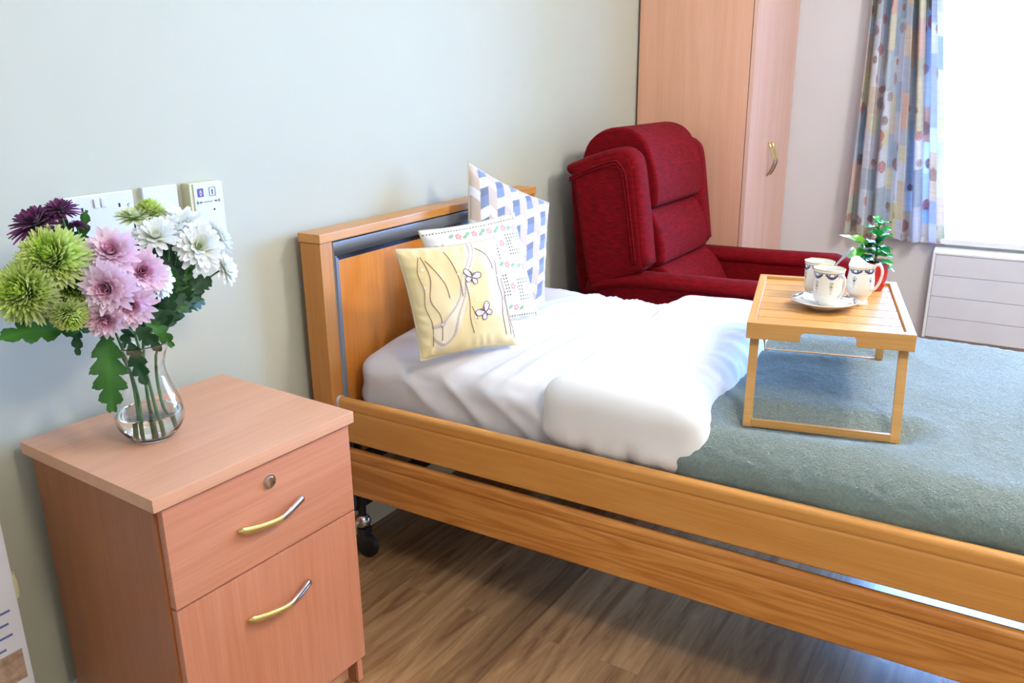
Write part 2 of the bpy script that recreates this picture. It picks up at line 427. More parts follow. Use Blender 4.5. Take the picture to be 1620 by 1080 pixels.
link('body', bm, 'beech_side_shaded', cab, smooth=False)
link('plinth', B(.030, .432, -.382, -.366, 0, .068), 'beech_x', cab, smooth=False)
link('foot_block', B(.433, .4485, -.414, -.4025, .002, .058), 'beech_z', cab, bevel=.003)
dr = link('drawer', B(.0195, .4535, -.4205, -.403, .4395, .6355), 'beech_front_dimmed', cab, bevel=.0012)
do = link('door', B(.0195, .4535, -.4205, -.403, .067, .4355), 'beech_z', cab, bevel=.0012)
h = bow_handle('handle', .158, False, dr, (.238, -.4205, .528)); h['label'] = 'wavy handle, brass at its left half and silver at its right'
h = bow_handle('handle', .158, False, do, (.236, -.4205, .338)); h['label'] = 'wavy handle, brass at its left half and silver at its right'
bm = lathe(bmesh.new(), [(0, .009), (.0045, .009), (.0095, .008), (.0105, .005), (.0105, .0035), (.0138, .003), (.0142, 0), (0, 0)], 28)
bmesh.ops.rotate(bm, verts=bm.verts, matrix=Matrix.Rotation(PI/2, 3, 'X'))
lk = link('lock', bm, 'chrome', dr, loc=(.2415, -.4205, .596)); lk['label'] = 'round chrome cam lock'
link('lock_core', B(-.0012, .0012, -.0095, -.0085, -.004, .004), 'hole', lk) if False else None

# ------------------------------------------------------------------ bed (local frame at headboard's left foot)
BX, BY, BA = .5695, -.0278, .02227
def bed_loc(x, y):
    c, s = math.cos(BA), math.sin(BA); return (BX+c*x-s*y, BY+s*x+c*y)
bed = thing('care_bed', 'oak finished care bed with grey steel trim on its headboard and two side boards', 'bed', (BX, BY, 0), BA)
HW = 1.105
hb = link('headboard', B(.0455, HW-.0455, -.046, -.006, .30, .925), 'oak_x', bed, smooth=False)
link('headboard_panel', B(.055, HW-.055, -.053, -.0465, .26, .868), 'cherry_z', bed, bevel=.001)
for nm, a, b_ in (('post', 0, .045), ('post', HW-.045, HW)):
    link('headboard_post', B(a, b_, -.0695, -.0005, .12, .925), 'oak_z', bed, bevel=.0015)
link('headboard_cap', B(-.003, HW+.003, -.0735, .0025, .926, .950), 'oak_x', bed, bevel=.002)
bm = bmesh.new()
box(bm, .0455, HW-.0455, -.072, -.047, .886, .922)
box(bm, .0455, .0575, -.072, -.047, .15, .886); box(bm, .0605, .0705, -.066, -.047, .15, .878)
box(bm, HW-.0575, HW-.0455, -.072, -.047, .15, .886); box(bm, HW-.0705, HW-.0605, -.066, -.047, .15, .878)
link('headboard_trim', bm, 'grey_metal', bed, bevel=.003)
bm = bmesh.new()
box(bm, .0575, .0605, -.062, -.046, .15, .884); box(bm, .0705, HW-.0705, -.0535, -.0465, .868, .886)
link('trim_channel', bm, 'dark_metal', bed, smooth=False)
# side boards
def rail(z0, z1, mat, name):
    t = .024; x = .0145; h_ = z1-z0
    prof = []
    prof += [(x, z0+.004), (x+.004, z0), (x+t-.004, z0), (x+t, z0+.004), (x+t, z1-.010)]
    for k in range(7):
        a = PI*k/6*.5; prof.append((x+t-.010+.010*math.cos(a), z1-.010+.010*math.sin(a)))
    for k in range(8):
        a = PI/2+PI/2*k/7; prof.append((x+.013+.013*math.cos(a), z1-.013+.013*math.sin(a)))
    prof += [(x, z1-.026), (x+.0035, z1-.033), (x+.0035, z1-.036), (x, z1-.044)]
    bm = prism(bmesh.new(), prof, 'Y', -2.12, -.078)
    r = link(name, bm, mat, bed, smooth=True)
    wn = r.modifiers.new('wn', 'WEIGHTED_NORMAL'); wn.keep_sharp = True; wn.weight = 90
    bm = prism(bmesh.new(), [(p[0]+(-.0012 if p[0] < x+t/2 else .0012), p[1]+(.0012 if p[1] > z1-.03 else 0)) for p in prof], 'Y', -.078, -.070)
    e = link('end_cap', bm, 'white_plastic', r); e['label'] = 'pale grey plastic end cap'
    return r
r1 = rail(.3815, .5065, 'oak_top', 'side_board')
r2 = rail(.2215, .3600, 'oak_y', 'side_board')
# chassis
bm = bmesh.new()
box(bm, .07, .10, -2.06, -.10, .385, .425); box(bm, .98, 1.01, -2.06, -.10, .385, .425)
for y in (-.12, -.75, -1.35, -2.03): box(bm, .10, .98, y-.02, y+.02, .385, .425)
link('mattress_platform', bm, 'dark_metal', bed, smooth=False)
bm = bmesh.new(); box(bm, .07, 1.03, -.066, -.048, .135, .18); box(bm, .07, 1.03, -.066, -.048, .26, .30)
link('crossbar', bm, 'dark_metal', bed, bevel=.002)
for (x, y) in ((.068, -.085), (1.02, -.085), (.085, -2.08), (1.02, -2.08)):
    lg = link('leg', tube(bmesh.new(), [(x, y, .13), (x, y, .42)], .0115, 16), 'dark_metal', bed)
    link('collar', lathe(bmesh.new(), [(0, .09), (.012, .092), (.021, .099), (.024, .112), (.021, .124), (.013, .131), (0, .131)], 20, (x, y, 0)), 'chrome', lg)
    bm = bmesh.new(); lathe(bm, [(0, -.011), (.030, -.011), (.036, -.007), (.036, .007), (.030, .011), (0, .011)], 24)
    bmesh.ops.rotate(bm, verts=bm.verts, matrix=Matrix.Rotation(PI/2, 3, 'Y')); bmesh.ops.translate(bm, verts=bm.verts, vec=(x, y-.012, .036))
    box(bm, x-.016, x+.016, y-.018, y+.010, .072, .092)
    link('castor', bm, 'black', lg)
link('footboard', B(0, HW, -2.17, -2.125, .18, .66), 'oak_x', bed, bevel=.003)

# ---- bedding (tops in bed frame)
def rid(a):  # soft ridges
    return (1-abs(a))**2
def sheet_disp(p, n):
    if p.z < .45: return Vector((0, 0, 0))
    ca, sa = math.cos(-.42), math.sin(-.42)
    u = p.x*ca+p.y*sa; v_ = -p.x*sa+p.y*ca
    wv = nz(u*1.6, v_*2.2, 3)*.8
    r1_ = rid(nz(u*1.7+2, v_*19+wv*4, 1.3)*1.7)-.5
    r2_ = rid(nz(u*3.2, v_*34+wv*5, 5.1)*1.6)-.5
    top = sstep(.3, .9, n.z)
    amp = .0100*sstep(-.16, -.40, p.y)
    d = n*(r1_*amp+r2_*amp*.38)*(.5+.5*top)
    d += n*nz(p.x*3, p.y*3, 9)*.008
    side = sstep(.5, -.6, n.x*-1+0) if False else (1-top)
    if n.x < 0:   # near side: hanging folds
        a = p.y*1.0+(.62-p.z)*1.15
        d += n*side*((rid(nz(a*7, p.z*2.5, 2.2)*1.3)-.45)*.013+nz(a*5+3, p.z*5, 4)*.016)*sstep(.44, .52, p.z)
    return d
def mattress():
    # fitted sheet with soft crown over the mattress
    def disp(p, n):
        d = sheet_disp(p, n)
        crown = .018*math.sin(PI*min(1, max(0, (p.x-.06)/.95)))
        d.z += crown*sstep(.5, .62, p.z)
        d.z += -.016*sstep(.25, .06, p.x)*sstep(.5, .62, p.z)
        k = sstep(-.80, -.90, p.y); d.z -= .055*k*sstep(.5, .62, p.z); d.x += .03*k*(1 if n.x < 0 else (-1 if n.x > .5 else 0))
        return d
    bm = rbox(.078, .985, -.955, -.080, .43, .622, .055, .0105, disp)
    return bm
o = link('fitted_sheet', mattress(), 'sheet', smooth='all')
o.location = (BX, BY, 0); o.rotation_euler = (0, 0, BA)
tag(o, 'crumpled white fitted sheet over the mattress at the pillow end of the bed', 'bed sheet')
def duvet_disp(p, n):
    d = n*(nz(p.x*4, p.y*5, 2)*.012+nz(p.x*11, p.y*9, 4)*.004)
    # hem puckers near the ends
    k = sstep(.56, .50, p.z)*(1 if n.x < 0 else 0)
    d += n*k*nz(p.y*34, p.z*8, 1)*.012
    k2 = sstep(-.93, -.99, p.y); d += n*k2*nz(p.x*26, p.z*18, 7)*.004
    d.y -= .055*sstep(.62, .47, p.z)*sstep(-.88, -1.03, p.y)*(1 if n.x < 0 else 0)
    d.y += (p.y+.867)*(.20*sstep(.22, .03, p.x)+.06)
    d.z -= .012*sstep(.6, 1.05, p.x)*sstep(.5, .6, p.z)
    d.y += .045*sstep(.45, 1.05, p.x)
    d.y += .018*nz(p.x*3.0, 2, 1)
    d.z += .012*math.sin(PI*min(1, max(0, p.x)))
    if n.x < 0: d.x += .0
    return d
o = link('duvet', rbox(.045, 1.05, -1.035, -.700, .468, .662, .062, .0105, duvet_disp), 'duvet', smooth='all')
o.location = (BX, BY, 0); o.rotation_euler = (0, 0, BA)
tag(o, 'plump white duvet folded back in a band between the sheet and the green blanket', 'duvet')
# tray frame in world
TC = (1.065, -1.237); TA = math.radians(13.2)
def tray_local(wx, wy):
    dx, dy = wx-TC[0], wy-TC[1]; c, s = math.cos(-TA), math.sin(-TA); return (c*dx-s*dy, s*dx+c*dy)
FX = (-.262, .262); FH = .150
def blanket_disp(p, n):
    d = n*(nz(p.x*3.2, p.y*3.2, 12)*.012+nz(p.x*8, p.y*8, 3)*.004+nz(p.x*55, p.y*55, p.z*55)*.0028)
    if n.z > .2:
        wx, wy = bed_loc(p.x, p.y); tx, ty = tray_local(wx, wy)
        for fx in FX:
            dx = tx-fx; dy = max(0, abs(ty)-FH)
            q = (dx*dx+dy*dy)
            d.z -= (.022 if fx < 0 else .012)*math.exp(-q/(2*.032**2))
            d.z += .007*math.exp(-((math.sqrt(q)-.085)**2)/(2*.03**2))
    d.z -= .02*sstep(.42, .10, p.x)*sstep(.5, .6, p.z)
    return d
o = link('blanket', rbox(.043, 1.035, -2.105, -.958, .440, .615, .086, .0085, blanket_disp), 'fleece', smooth='all')
o.location = (BX, BY, 0); o.rotation_euler = (0, 0, BA)
tag(o, 'sage green fleece blanket spread over the lower part of the bed under the tray table', 'blanket')

# ------------------------------------------------------------------ bed tray
TZ = .815
tray = thing('bed_tray', 'slatted wooden bed tray table with folding leg frames standing on the green blanket', 'tray', (TC[0], TC[1], .585), TA)
tl, tw = .2425, .1665; z1 = TZ-.585; z0 = z1-.036
bm = bmesh.new()
for s in (-1, 1):   # long side rails
    box(bm, -tl+.018, tl-.018, s*tw-(.018 if s > 0 else 0), s*tw+(.018 if s < 0 else 0), z0, z1)
link('side_rail', bm, 'bamboo_y', tray, bevel=.002)
for s in (-1, 1):
    xa, xb = (s*tl-.018, s*tl) if s > 0 else (s*tl, s*tl+.018)
    pts = [(-tw, z1), (tw, z1), (tw, z0), (.062, z0-.004), (.055, z0-.001), (.052, z1-.018), (-.052, z1-.018), (-.055, z0-.001), (-.062, z0-.004), (-tw, z0)]
    pts = [(-tw, z1), (tw, z1), (tw, z0), (.058, z0), (.055, z0+.004), (.055, z1-.020), (.050, z1-.015), (-.050, z1-.015), (-.055, z1-.020), (-.055, z0+.004), (-.058, z0), (-tw, z0)]
    link('end_rail', prism(bmesh.new(), pts, 'X', xa, xb), 'bamboo', tray, bevel=.0015)
ns = 8; wid = (2*tw-.036)/ns
for k in range(ns):
    y0 = -tw+.018+k*wid
    pass
bm = bmesh.new()
# slats run across the tray (along local y)? the seams run along the near edge direction
nsl = 7; sw = (2*tl-.036)/nsl
for k in range(nsl):
    x0 = -tl+.018+k*sw
    box(bm, x0+.0019, x0+sw-.0019, -tw+.0185, tw-.0185, z1-.015, z1-.007)
link('slatted_top', bm, 'bamboo', tray, bevel=.0006)
link('gap_shade_board', B(-tl+.018, tl-.018, -tw+.0185, tw-.0185, z1-.0195, z1-.0162), 'gap_shade', tray, smooth=False)  # dark board added below the slats to paint the shade in their gaps
for s, nm in ((-1, 'near'), (1, 'far')):
    xf = FX[0] if s < 0 else FX[1]; xt = s*(tl-.035)
    bm = bmesh.new(); w_ = .011
    for sy in (-1, 1):
        ys = sy*(FH-.001)
        # slanted leg bar
        a = [(xf-w_*.45, 0), (xf+w_*.45, 0), (xt+w_*.45, z1-.018), (xt-w_*.45, z1-.018)]
        va = [bm.verts.new((p[0], ys-.0095, p[1])) for p in a]; vb = [bm.verts.new((p[0], ys+.0095, p[1])) for p in a]
        bm.faces.new(va); bm.faces.new(vb[::-1])
        for i in range(4): bm.faces.new([va[i], vb[i], vb[(i+1) % 4], va[(i+1) % 4]])
    box(bm, xf-w_*.4, xf+w_*.4, -FH+.009, FH-.009, 0.001, .018)
    link('leg_frame', bm, 'bamboo', tray, bevel=.001)

# ------------------------------------------------------------------ china
NAVY = hexlin('#33406e'); CW_ = hexlin('#f2efe6'); GREY = hexlin('#8a93a8'); PINK = hexlin('#c98f86'); YEL = hexlin('#c9b96a'); GR = hexlin('#7b9a6c')
def motif(u, v):
    """u in motif widths, v 0..1 down from the rim; returns colour"""
    f = (u % 1)-.5
    if v < .03: return hexlin('#d8c89a')
    if .06 < v < .25:
        w_ = .33-.75*abs(v-.10)
        # swag bow
        t = abs(abs(f)-.22)
        if abs(f) < .42 and abs(v-(.10+.16*(1-(abs(f)/.42)**2)*.6)) < .035: return NAVY
        if t < .10 and abs(v-.12) < .055: return NAVY if t > .045 else hexlin('#a9b2c4')
        if abs(v-.075) < .012: return NAVY
    if .30 < v < .66 and abs(f) < .2:
        r = math.hypot(f*1.3, (v-.42))
        if r < .06: return hexlin('#3e4a78')
        if r < .14: 
            a = math.atan2(v-.42, f*1.3)
            return (YEL, GREY, GR)[int((a+PI)/(2*PI)*7) % 3] if math.cos(a*6) > -.2 else CW_
        if abs(v-.60) < .035 and abs(f) < .035: return PINK
        if abs(abs(f)-.11) < .025 and abs(v-.36) < .03: return GR
    return CW_
def china_lathe(name, prof, parent, loc, painted, nm=5, seg=120, spout=0, rim=None, ph=0, rowsub=1):
    """prof list (r,z); painted(i)->(v) for pattern rows or None"""
    bm = bmesh.new(); P2 = []
    for i in range(len(prof)-1):
        k = max(1, int(math.dist(prof[i], prof[i+1])/.0016)) if painted else 1
        for j in range(k):
            t = j/k; P2.append((prof[i][0]*(1-t)+prof[i+1][0]*t, prof[i][1]*(1-t)+prof[i+1][1]*t, i+t))
    P2.append((prof[-1][0], prof[-1][1], len(prof)-1.0))
    cols = []; rings = []
    for (r, z, ii) in P2:
        ring = []
        if r < 1e-5:
            ring = [bm.verts.new((0, 0, z))]; cols.append(CW_)
        else:
            for k in range(seg):
                a = 2*PI*k/seg; rr = r; zz = z
                if rim: rr, zz = rim(a, r, z, ii)
                ring.append(bm.verts.new((rr*math.cos(a), rr*math.sin(a), zz)))
                cols.append(painted(a/(2*PI)*nm+ph, r, z, ii) if painted else CW_)
        rings.append(ring)
    for a, b_ in zip(rings, rings[1:]):
        for k in range(seg):
            k2 = (k+1) % seg
            if len(a) == 1: bm.faces.new([a[0], b_[k2], b_[k]])
            elif len(b_) == 1: bm.faces.new([a[k], a[k2], b_[0]])
            else: bm.faces.new([a[k], a[k2], b_[k2], b_[k]])
    o = link(name, bm, 'china', parent, loc=loc, smooth='all'); setcol(o, cols); return o
def handle_bm(pts, r=.0034):
    return tube(bmesh.new(), catmull(pts, 6), r, 10)
def white_col(o):
    setcol(o, [CW_]*len(o.data.vertices))
TT = TZ-.007
CUP = [(0, .004), (.018, .004), (.020, .0), (.0225, .0), (.024, .004), (.027, .007), (.034, .013), (.0378, .024), (.0388, .045), (.0395, .07), (.0412, .083), (.0418, .086), (.0405, .0862), (.0385, .082), (.037, .045), (.036, .026), (.030, .014), (.0, .011)]
def make_cup(loc, hang, label, ph):
    t = thing('teacup', label, 'cup', loc, group='floral teacups on the bed tray')
    def paint(u, r, z, ii):
        if ii > 11.5: return CW_
        return motif(u, (.086-z)/.086)
    china_lathe('cup_body', CUP, t, (0, 0, 0), paint, nm=6, ph=ph)
    c, s = math.cos(hang), math.sin(hang); R = lambda r, z: (r*c, r*s, z)
    h_ = link('handle', handle_bm([R(.037, .070), R(.047, .077), R(.058, .071), R(.060, .056), R(.054, .038), R(.044, .027), R(.036, .026)], .0034), 'china', t, smooth='all'); white_col(h_)
    t.scale = (.83, .83, .98)
    link('gilt_rim', lathe(bmesh.new(), [(.0412, .0855), (.0422, .0862), (.0412, .0872), (.0402, .0862), (.0412, .0855)], 60), 'gold', t)
    return t
# saucer first
SAU = (1.012, -1.229)
SAU = (1.019, -1.238)
sa = thing('saucer', 'navy patterned bone china saucer under the front teacup on the tray', 'saucer', (SAU[0], SAU[1], TT+.0005))
SP = [(0, .003), (.028, .003), (.030, 0), (.034, 0), (.036, .003), (.055, .009), (.074, .018), (.083, .0225), (.084, .0235), (.082, .0245), (.060, .0145), (.040, .0085), (.0, .0075)]
def sp(u, r, z, ii):
    if ii < 8.4: return CW_
    return motif(u, (.084-r)/.084*1.6) if r > .035 else CW_
china_lathe('saucer_dish', SP, sa, (0, 0, 0), sp, nm=7, seg=150)
CAMDIR = math.atan2(-1.629+1.2, -.928-1.03)   # from cup to camera
make_cup((SAU[0]+.003, SAU[1]-.004, TT+.0080), CAMDIR+.75, 'floral bone china teacup standing on the saucer, its handle towards the bed side', .1)
make_cup((1.128, -1.197, TT+.0005), CAMDIR-PI*.9, 'floral teacup with no saucer and a spoon in it, close behind the front cup', .35)
sa.scale = (.87,)*3
# jug
jg = thing('milk_jug', 'floral bone china cream jug with footed base, beside the cups on the tray', 'jug', (1.098, -1.298, TT+.0005))
jg.scale = (.78, .78, .93)
JP = [(0, .004), (.020, .004), (.023, 0), (.0265, 0), (.0265, .005), (.022, .012), (.023, .018), (.033, .028), (.0385, .045), (.0385, .062), (.036, .080), (.0365, .092), (.038, .100), (.0370, .101), (.0345, .092), (.034, .080), (.036, .062), (.036, .046), (.030, .030), (0, .020)]
SPD = CAMDIR+PI*1.12
def jrim(a, r, z, ii):
    d = (a-SPD+PI) % (2*PI)-PI
    k = math.exp(-(d/.55)**2); hb_ = math.exp(-(((a-(CAMDIR+.95)+PI) % (2*PI)-PI)/.9)**2)
    t = sstep(.070, .100, z) if 6 < ii < 16.5 else 0
    return r+k*.012*t, z+k*.012*t+hb_*.004*t-.004*t*(1-k)
def jp(u, r, z, ii):
    if ii > 12.5: return CW_
    return motif(u, (.100-z)/.086)
china_lathe('jug_body', JP, jg, (0, 0, 0), jp, nm=5, rim=jrim, ph=.25)
ha = CAMDIR+.95; c, s = math.cos(ha), math.sin(ha); R = lambda r, z: (r*c, r*s, z)
o = link('handle', handle_bm([R(.036, .094), R(.046, .105), R(.060, .103), R(.066, .086), R(.060, .062), R(.048, .045), R(.037, .040)], .0038), 'china', jg, smooth='all'); white_col(o)
# spoon in second cup
sd = Vector((1.128, -1.197, TT)); dr_ = Vector((.40, -.80, 1.15)).normalized()
spo = bmesh.new()
sx = Vector((math.sin(math.radians(32.5)), -math.cos(math.radians(32.5)), 0))
p0 = sd+Vector((-.004, .008, .018)); p1 = sd+Vector((0, 0, .018))+sx*.076+Vector((0, 0, .100))
pa = [p0+(p1-p0)*t for t in (0, .06, .12, .2, .3, .5, .7, .82, .92, .97, 1)]
tube(spo, pa, [.003, .008, .009, .005, .0018, .0016, .0028, .0048, .0055, .0045, .001], 10, flat=(Vector((-.6, -.4, .7)), .25))
o = link('teaspoon', spo, 'steel', smooth='all')
tag(o, 'silver teaspoon leaning in the rear teacup', 'spoon')
# potted plant
pp = thing('potted_plant', 'small glossy green plant in a red glazed pot on the far corner of the tray', 'plant', (1.262, -1.300, TT+.0005))
PP = [(0, .0), (.024, .0), (.027, .004), (.031, .025), (.0325, .048), (.0315, .060), (.034, .066), (.0355, .070), (.0335, .071), (.029, .064), (.028, .058), (0, .058)]
link('pot', lathe(bmesh.new(), PP, 40), 'red_glaze', pp, smooth='all')
link('soil', lathe(bmesh.new(), [(.0285, .057), (.027, .0605), (0, .0625)], 24), 'soil', pp)
def leaf_mesh(bm, cols, path, width, up, lob=0, nl=14, cup=.25, ca=(0, .1, 0), cb=(0, .2, 0), tipsharp=1.0, seedv=0):
    """leaf as a strip: path pts (Vector list), width(t), up vector. colours appended for each vertex"""
    path = [Vector(p) for p in path]; n = len(path)-1; rows = []
    up = Vector(up).normalized()
    for i, p in enumerate(path):
        t = i/n; tan = (path[min(i+1, n)]-path[max(i-1, 0)]).normalized()
        sd_ = tan.cross(up).normalized(); nn = sd_.cross(tan).normalized()
        w0 = width(t); row = []
        for s_ in (-1, -.5, 0, .5, 1):
            ww = w0
            if lob and s_ in (-1, 1):
                ph_ = t*lob+(.13 if s_ > 0 else 0)+seedv
                saw = (ph_ % 1); th_ = (ph_*3.3) % 1
                ww = w0*(.30+.74*math.sin(PI*min(1, saw*.95+.03))**.6*(.75+.25*saw))*(1+.13*(th_-.5))
            elif lob: ww = w0*.45
            q = p+sd_*s_*ww+nn*abs(s_)*ww*cup+(tan*abs(s_)*ww*.55 if lob else Vector())
            q += nn*.12*ww*math.sin(t*9+s_*2+seedv*5)
            row.append(bm.verts.new(q))
            k = abs(s_); cols.append(tuple(ca[j]*(1-k*.8)+cb[j]*k*.8 for j in range(3)))
        rows.append(row)
    for a, b_ in zip(rows, rows[1:]):
        for k in range(4): bm.faces.new([a[k], a[k+1], b_[k+1], b_[k]])
def link_col(name, bm, cols, mat, parent, **k):
    bm.verts.index_update() if hasattr(bm.verts, 'index_update') else None
    me = bpy.data.meshes.new(name); bm.to_mesh(me); bm.free()
    o = bpy.data.objects.new(name, me); C.objects.link(o); me.materials.append(M[mat]); o.parent = parent
    me.polygons.foreach_set('use_smooth', [True]*len(me.polygons)); setcol(o, cols)
    return o
rng = random.Random(11)
link('stem', tube(bmesh.new(), [(0, 0, .06), (.002, 0, .10), (0, .002, .15), (.004, 0, .178)], [.0028, .0025, .002, .0012]), 'stem', pp)
k = 0
for lev in range(7):
    zz = .070+lev*.0155+rng.uniform(-.004, .004); nn_ = 5 if lev < 4 else 3
    for j in range(nn_):
        a = lev*1.3+j*2*PI/nn_+rng.uniform(-.3, .3)
        Lg = (.046 if lev < 5 else .034)*rng.uniform(.75, 1.25)
        el = .05+lev*.11+rng.uniform(-.35, .4)
        bm = bmesh.new(); cols = []
        d = Vector((math.cos(a)*math.cos(el), math.sin(a)*math.cos(el), math.sin(el)))
        pts = [Vector((0, 0, zz))+d*Lg*t+Vector((0, 0, -.010*t*t)) for t in [i/7 for i in range(8)]]
        g = rng.uniform(.8, 1.15); bright = hexlin('#2e9a3c') if lev >= 4 or rng.random() < .3 else hexlin('#176b34')
        bright = tuple(c_*g for c_ in bright)
        leaf_mesh(bm, cols, pts, lambda t: .0150*math.sin(PI*min(1, t*.92+.04))**.8+.0004, (0, 0, 1), ca=tuple(c_*1.5 for c_ in bright), cb=bright, cup=.35)
        link_col('leaf', bm, cols, 'glossleaf', pp)
for (e, L_, col, w_) in (((-.030, .060, .128), 0, '#8fd23c', .0125), ((-.062, .055, .088), 0, '#49a32f', .012), ((-.058, .080, .138), 0, '#7fae7a', .005)):
    bm = bmesh.new(); cols = []; e = Vector(e)
    pts = [Vector((0, 0, .085)).lerp(e, t)+Vector((0, 0, .012*math.sin(PI*t))) for t in [i/8 for i in range(9)]]
    cc = hexlin(col)
    leaf_mesh(bm, cols, pts, lambda t: w_*max(.08, math.sin(PI*min(1, max(0, (t-.35)/.66)))**.7), (-.6, -.4, .8), ca=cc, cb=cc, cup=.1)
    link_col('leaf', bm, cols, 'glossleaf', pp)

# ------------------------------------------------------------------ cushions
def cushion(name, label, corners, T, colfn, n=150, back='fab_back', pinch=.035, crown=None, wr=.004):
    """corners: bottom-left, bottom-right, top-right, top-left of the face as seen from the front"""
    c00, c10, c11, c01 = [Vector(c_) for c_ in corners]
    ctr = (c00+c10+c11+c01)/4
    nrm = ((c10-c00).cross(c01-c00)).normalized()
    def S(u, v, side):
        uu, vv = 2*u-1, 2*v-1
        up_ = u+pinch*uu*-1*(1-vv*vv)*(abs(uu)**3)*1.0; vp = v+pinch*vv*-1*(1-uu*uu)*(abs(vv)**3)
        p = c00*(1-up_)*(1-vp)+c10*up_*(1-vp)+c11*up_*vp+c01*(1-up_)*vp
        h_ = T*((1-uu**4)*(1-vv**4))**.55*(1-.25*(uu*uu+vv*vv)*.5)
        e = min(1-abs(uu), 1-abs(vv)); ed = sstep(0, .25, e)
        # edge puckers
        wk = wr*nz(u*5+3, v*5, 8)+.35*wr*(1-sstep(.0, .35, e))*math.sin((u if abs(vv) > abs(uu) else v)*55+6*nz(u*3, v*3))*sstep(0, .06, e)
        return p+nrm*side*(h_+wk*sstep(0, .08, e)+.0008)
    t = thing(name, label, 'cushion', c00.lerp(c10, .5), group='cushions against the headboard')
    off = Vector(t.location)
    verts = []; cols = []; faces = []
    for j in range(n+1):
        for i in range(n+1):
            u, v = i/n, j/n; verts.append(tuple(S(u, v, 1)-off)); cols.append(colfn(u, v))
    for j in range(n):
        for i in range(n): a = j*(n+1)+i; faces.append((a, a+1, a+n+2, a+n+1))
    me = bpy.data.meshes.new('front_cover'); me.from_pydata(verts, [], faces); o = bpy.data.objects.new('front_cover', me); C.objects.link(o)
    me.materials.append(M['cloth']); o.parent = t; me.polygons.foreach_set('use_smooth', [True]*len(faces)); setcol(o, cols)
    m_ = 50; verts = [tuple(S(i/m_, j/m_, -1)-off) for j in range(m_+1) for i in range(m_+1)]
    faces = [(j*(m_+1)+i, (j+1)*(m_+1)+i, (j+1)*(m_+1)+i+1, j*(m_+1)+i+1) for j in range(m_) for i in range(m_)]
    o2 = link('back_cover', (verts, faces), back, t, smooth='all')
    # seam cord
    per = [S(i/40, 0, 1) for i in range(40)]+[S(1, i/40, 1) for i in range(40)]+[S(1-i/40, 1, 1) for i in range(40)]+[S(0, 1-i/40, 1) for i in range(41)]
    link('seam', tube(bmesh.new(), [p-off for p in per], .0022, 6, cap=False), back, t, smooth='all')
    return t, (lambda u, v, h_=.0008: S(u, v, 1)-off+nrm*h_), nrm
# geometric grey cushion
SL = hexlin('#7f8ba8'); SLD = hexlin('#70788c'); BE = hexlin('#c9b6a6'); WH = hexlin('#e6e9ef')
def geo(u, v):
    s_ = 5.0; x = u*s_; y = v*s_*1.15
    col = math.floor(x); fx = x-col
    sl = (fx if col % 2 == 0 else 1-fx)*.62
    yy = y-sl+(0 if col % 2 == 0 else 0)
    k_ = (yy*1.15)
    r = k_ % 2.0
    if col % 2 == 0:
        if r < .95: return SL
        if r < 1.25: return WH
        return WH if fx > .45 else (BE if r > 1.25 else WH)
    if r < .55: return WH
    return BE if fx > .42 else SLD
def geo(u, v):
    # interlocking Y blocks on a triangular lattice
    x = u*4.3; y = v*4.9
    a = x; b_ = y+x*.5
    i, j = math.floor(a), math.floor(b_); fa, fb = a-i, b_-j
    k_ = (i-j*1) % 3
    if fb > .5+.0*fa:
        base = (BE, WH, SL)[(i+j) % 3]
    else: base = (SL, BE, WH)[(i+2*j) % 3]
    return base
def geo(u, v):
    x = u*11.0; c_ = math.floor(x); fx = x-c_
    y = v*14.0
    m_ = c_ % 4
    if m_ in (0,):                       # beige bars broken by slanted white ends
        t = (y+.55*fx) % 3.0
        return BE if t < 2.15 else WH
    if m_ == 1:
        t = (y-.6*fx+.2) % 3.0
        return WH if t < 1.05 else (SL if t < 2.2 else SLD)
    if m_ == 2:
        t = (y+.55*fx+1.5) % 3.0
        return BE if t < 2.15 else WH
    t = (y-.6*fx+1.7) % 3.0
    return WH if t < 1.05 else (SL if t < 2.2 else SLD)
gc, gS, _ = cushion('cushion', 'tall cushion with grey, white and beige geometric blocks, behind the other two', 
    [(1.020, -.215, .632), (1.300, -.330, .625), (1.485, -.240, .925), (1.175, -.135, 1.080)], .045, geo, n=170, pinch=.03)
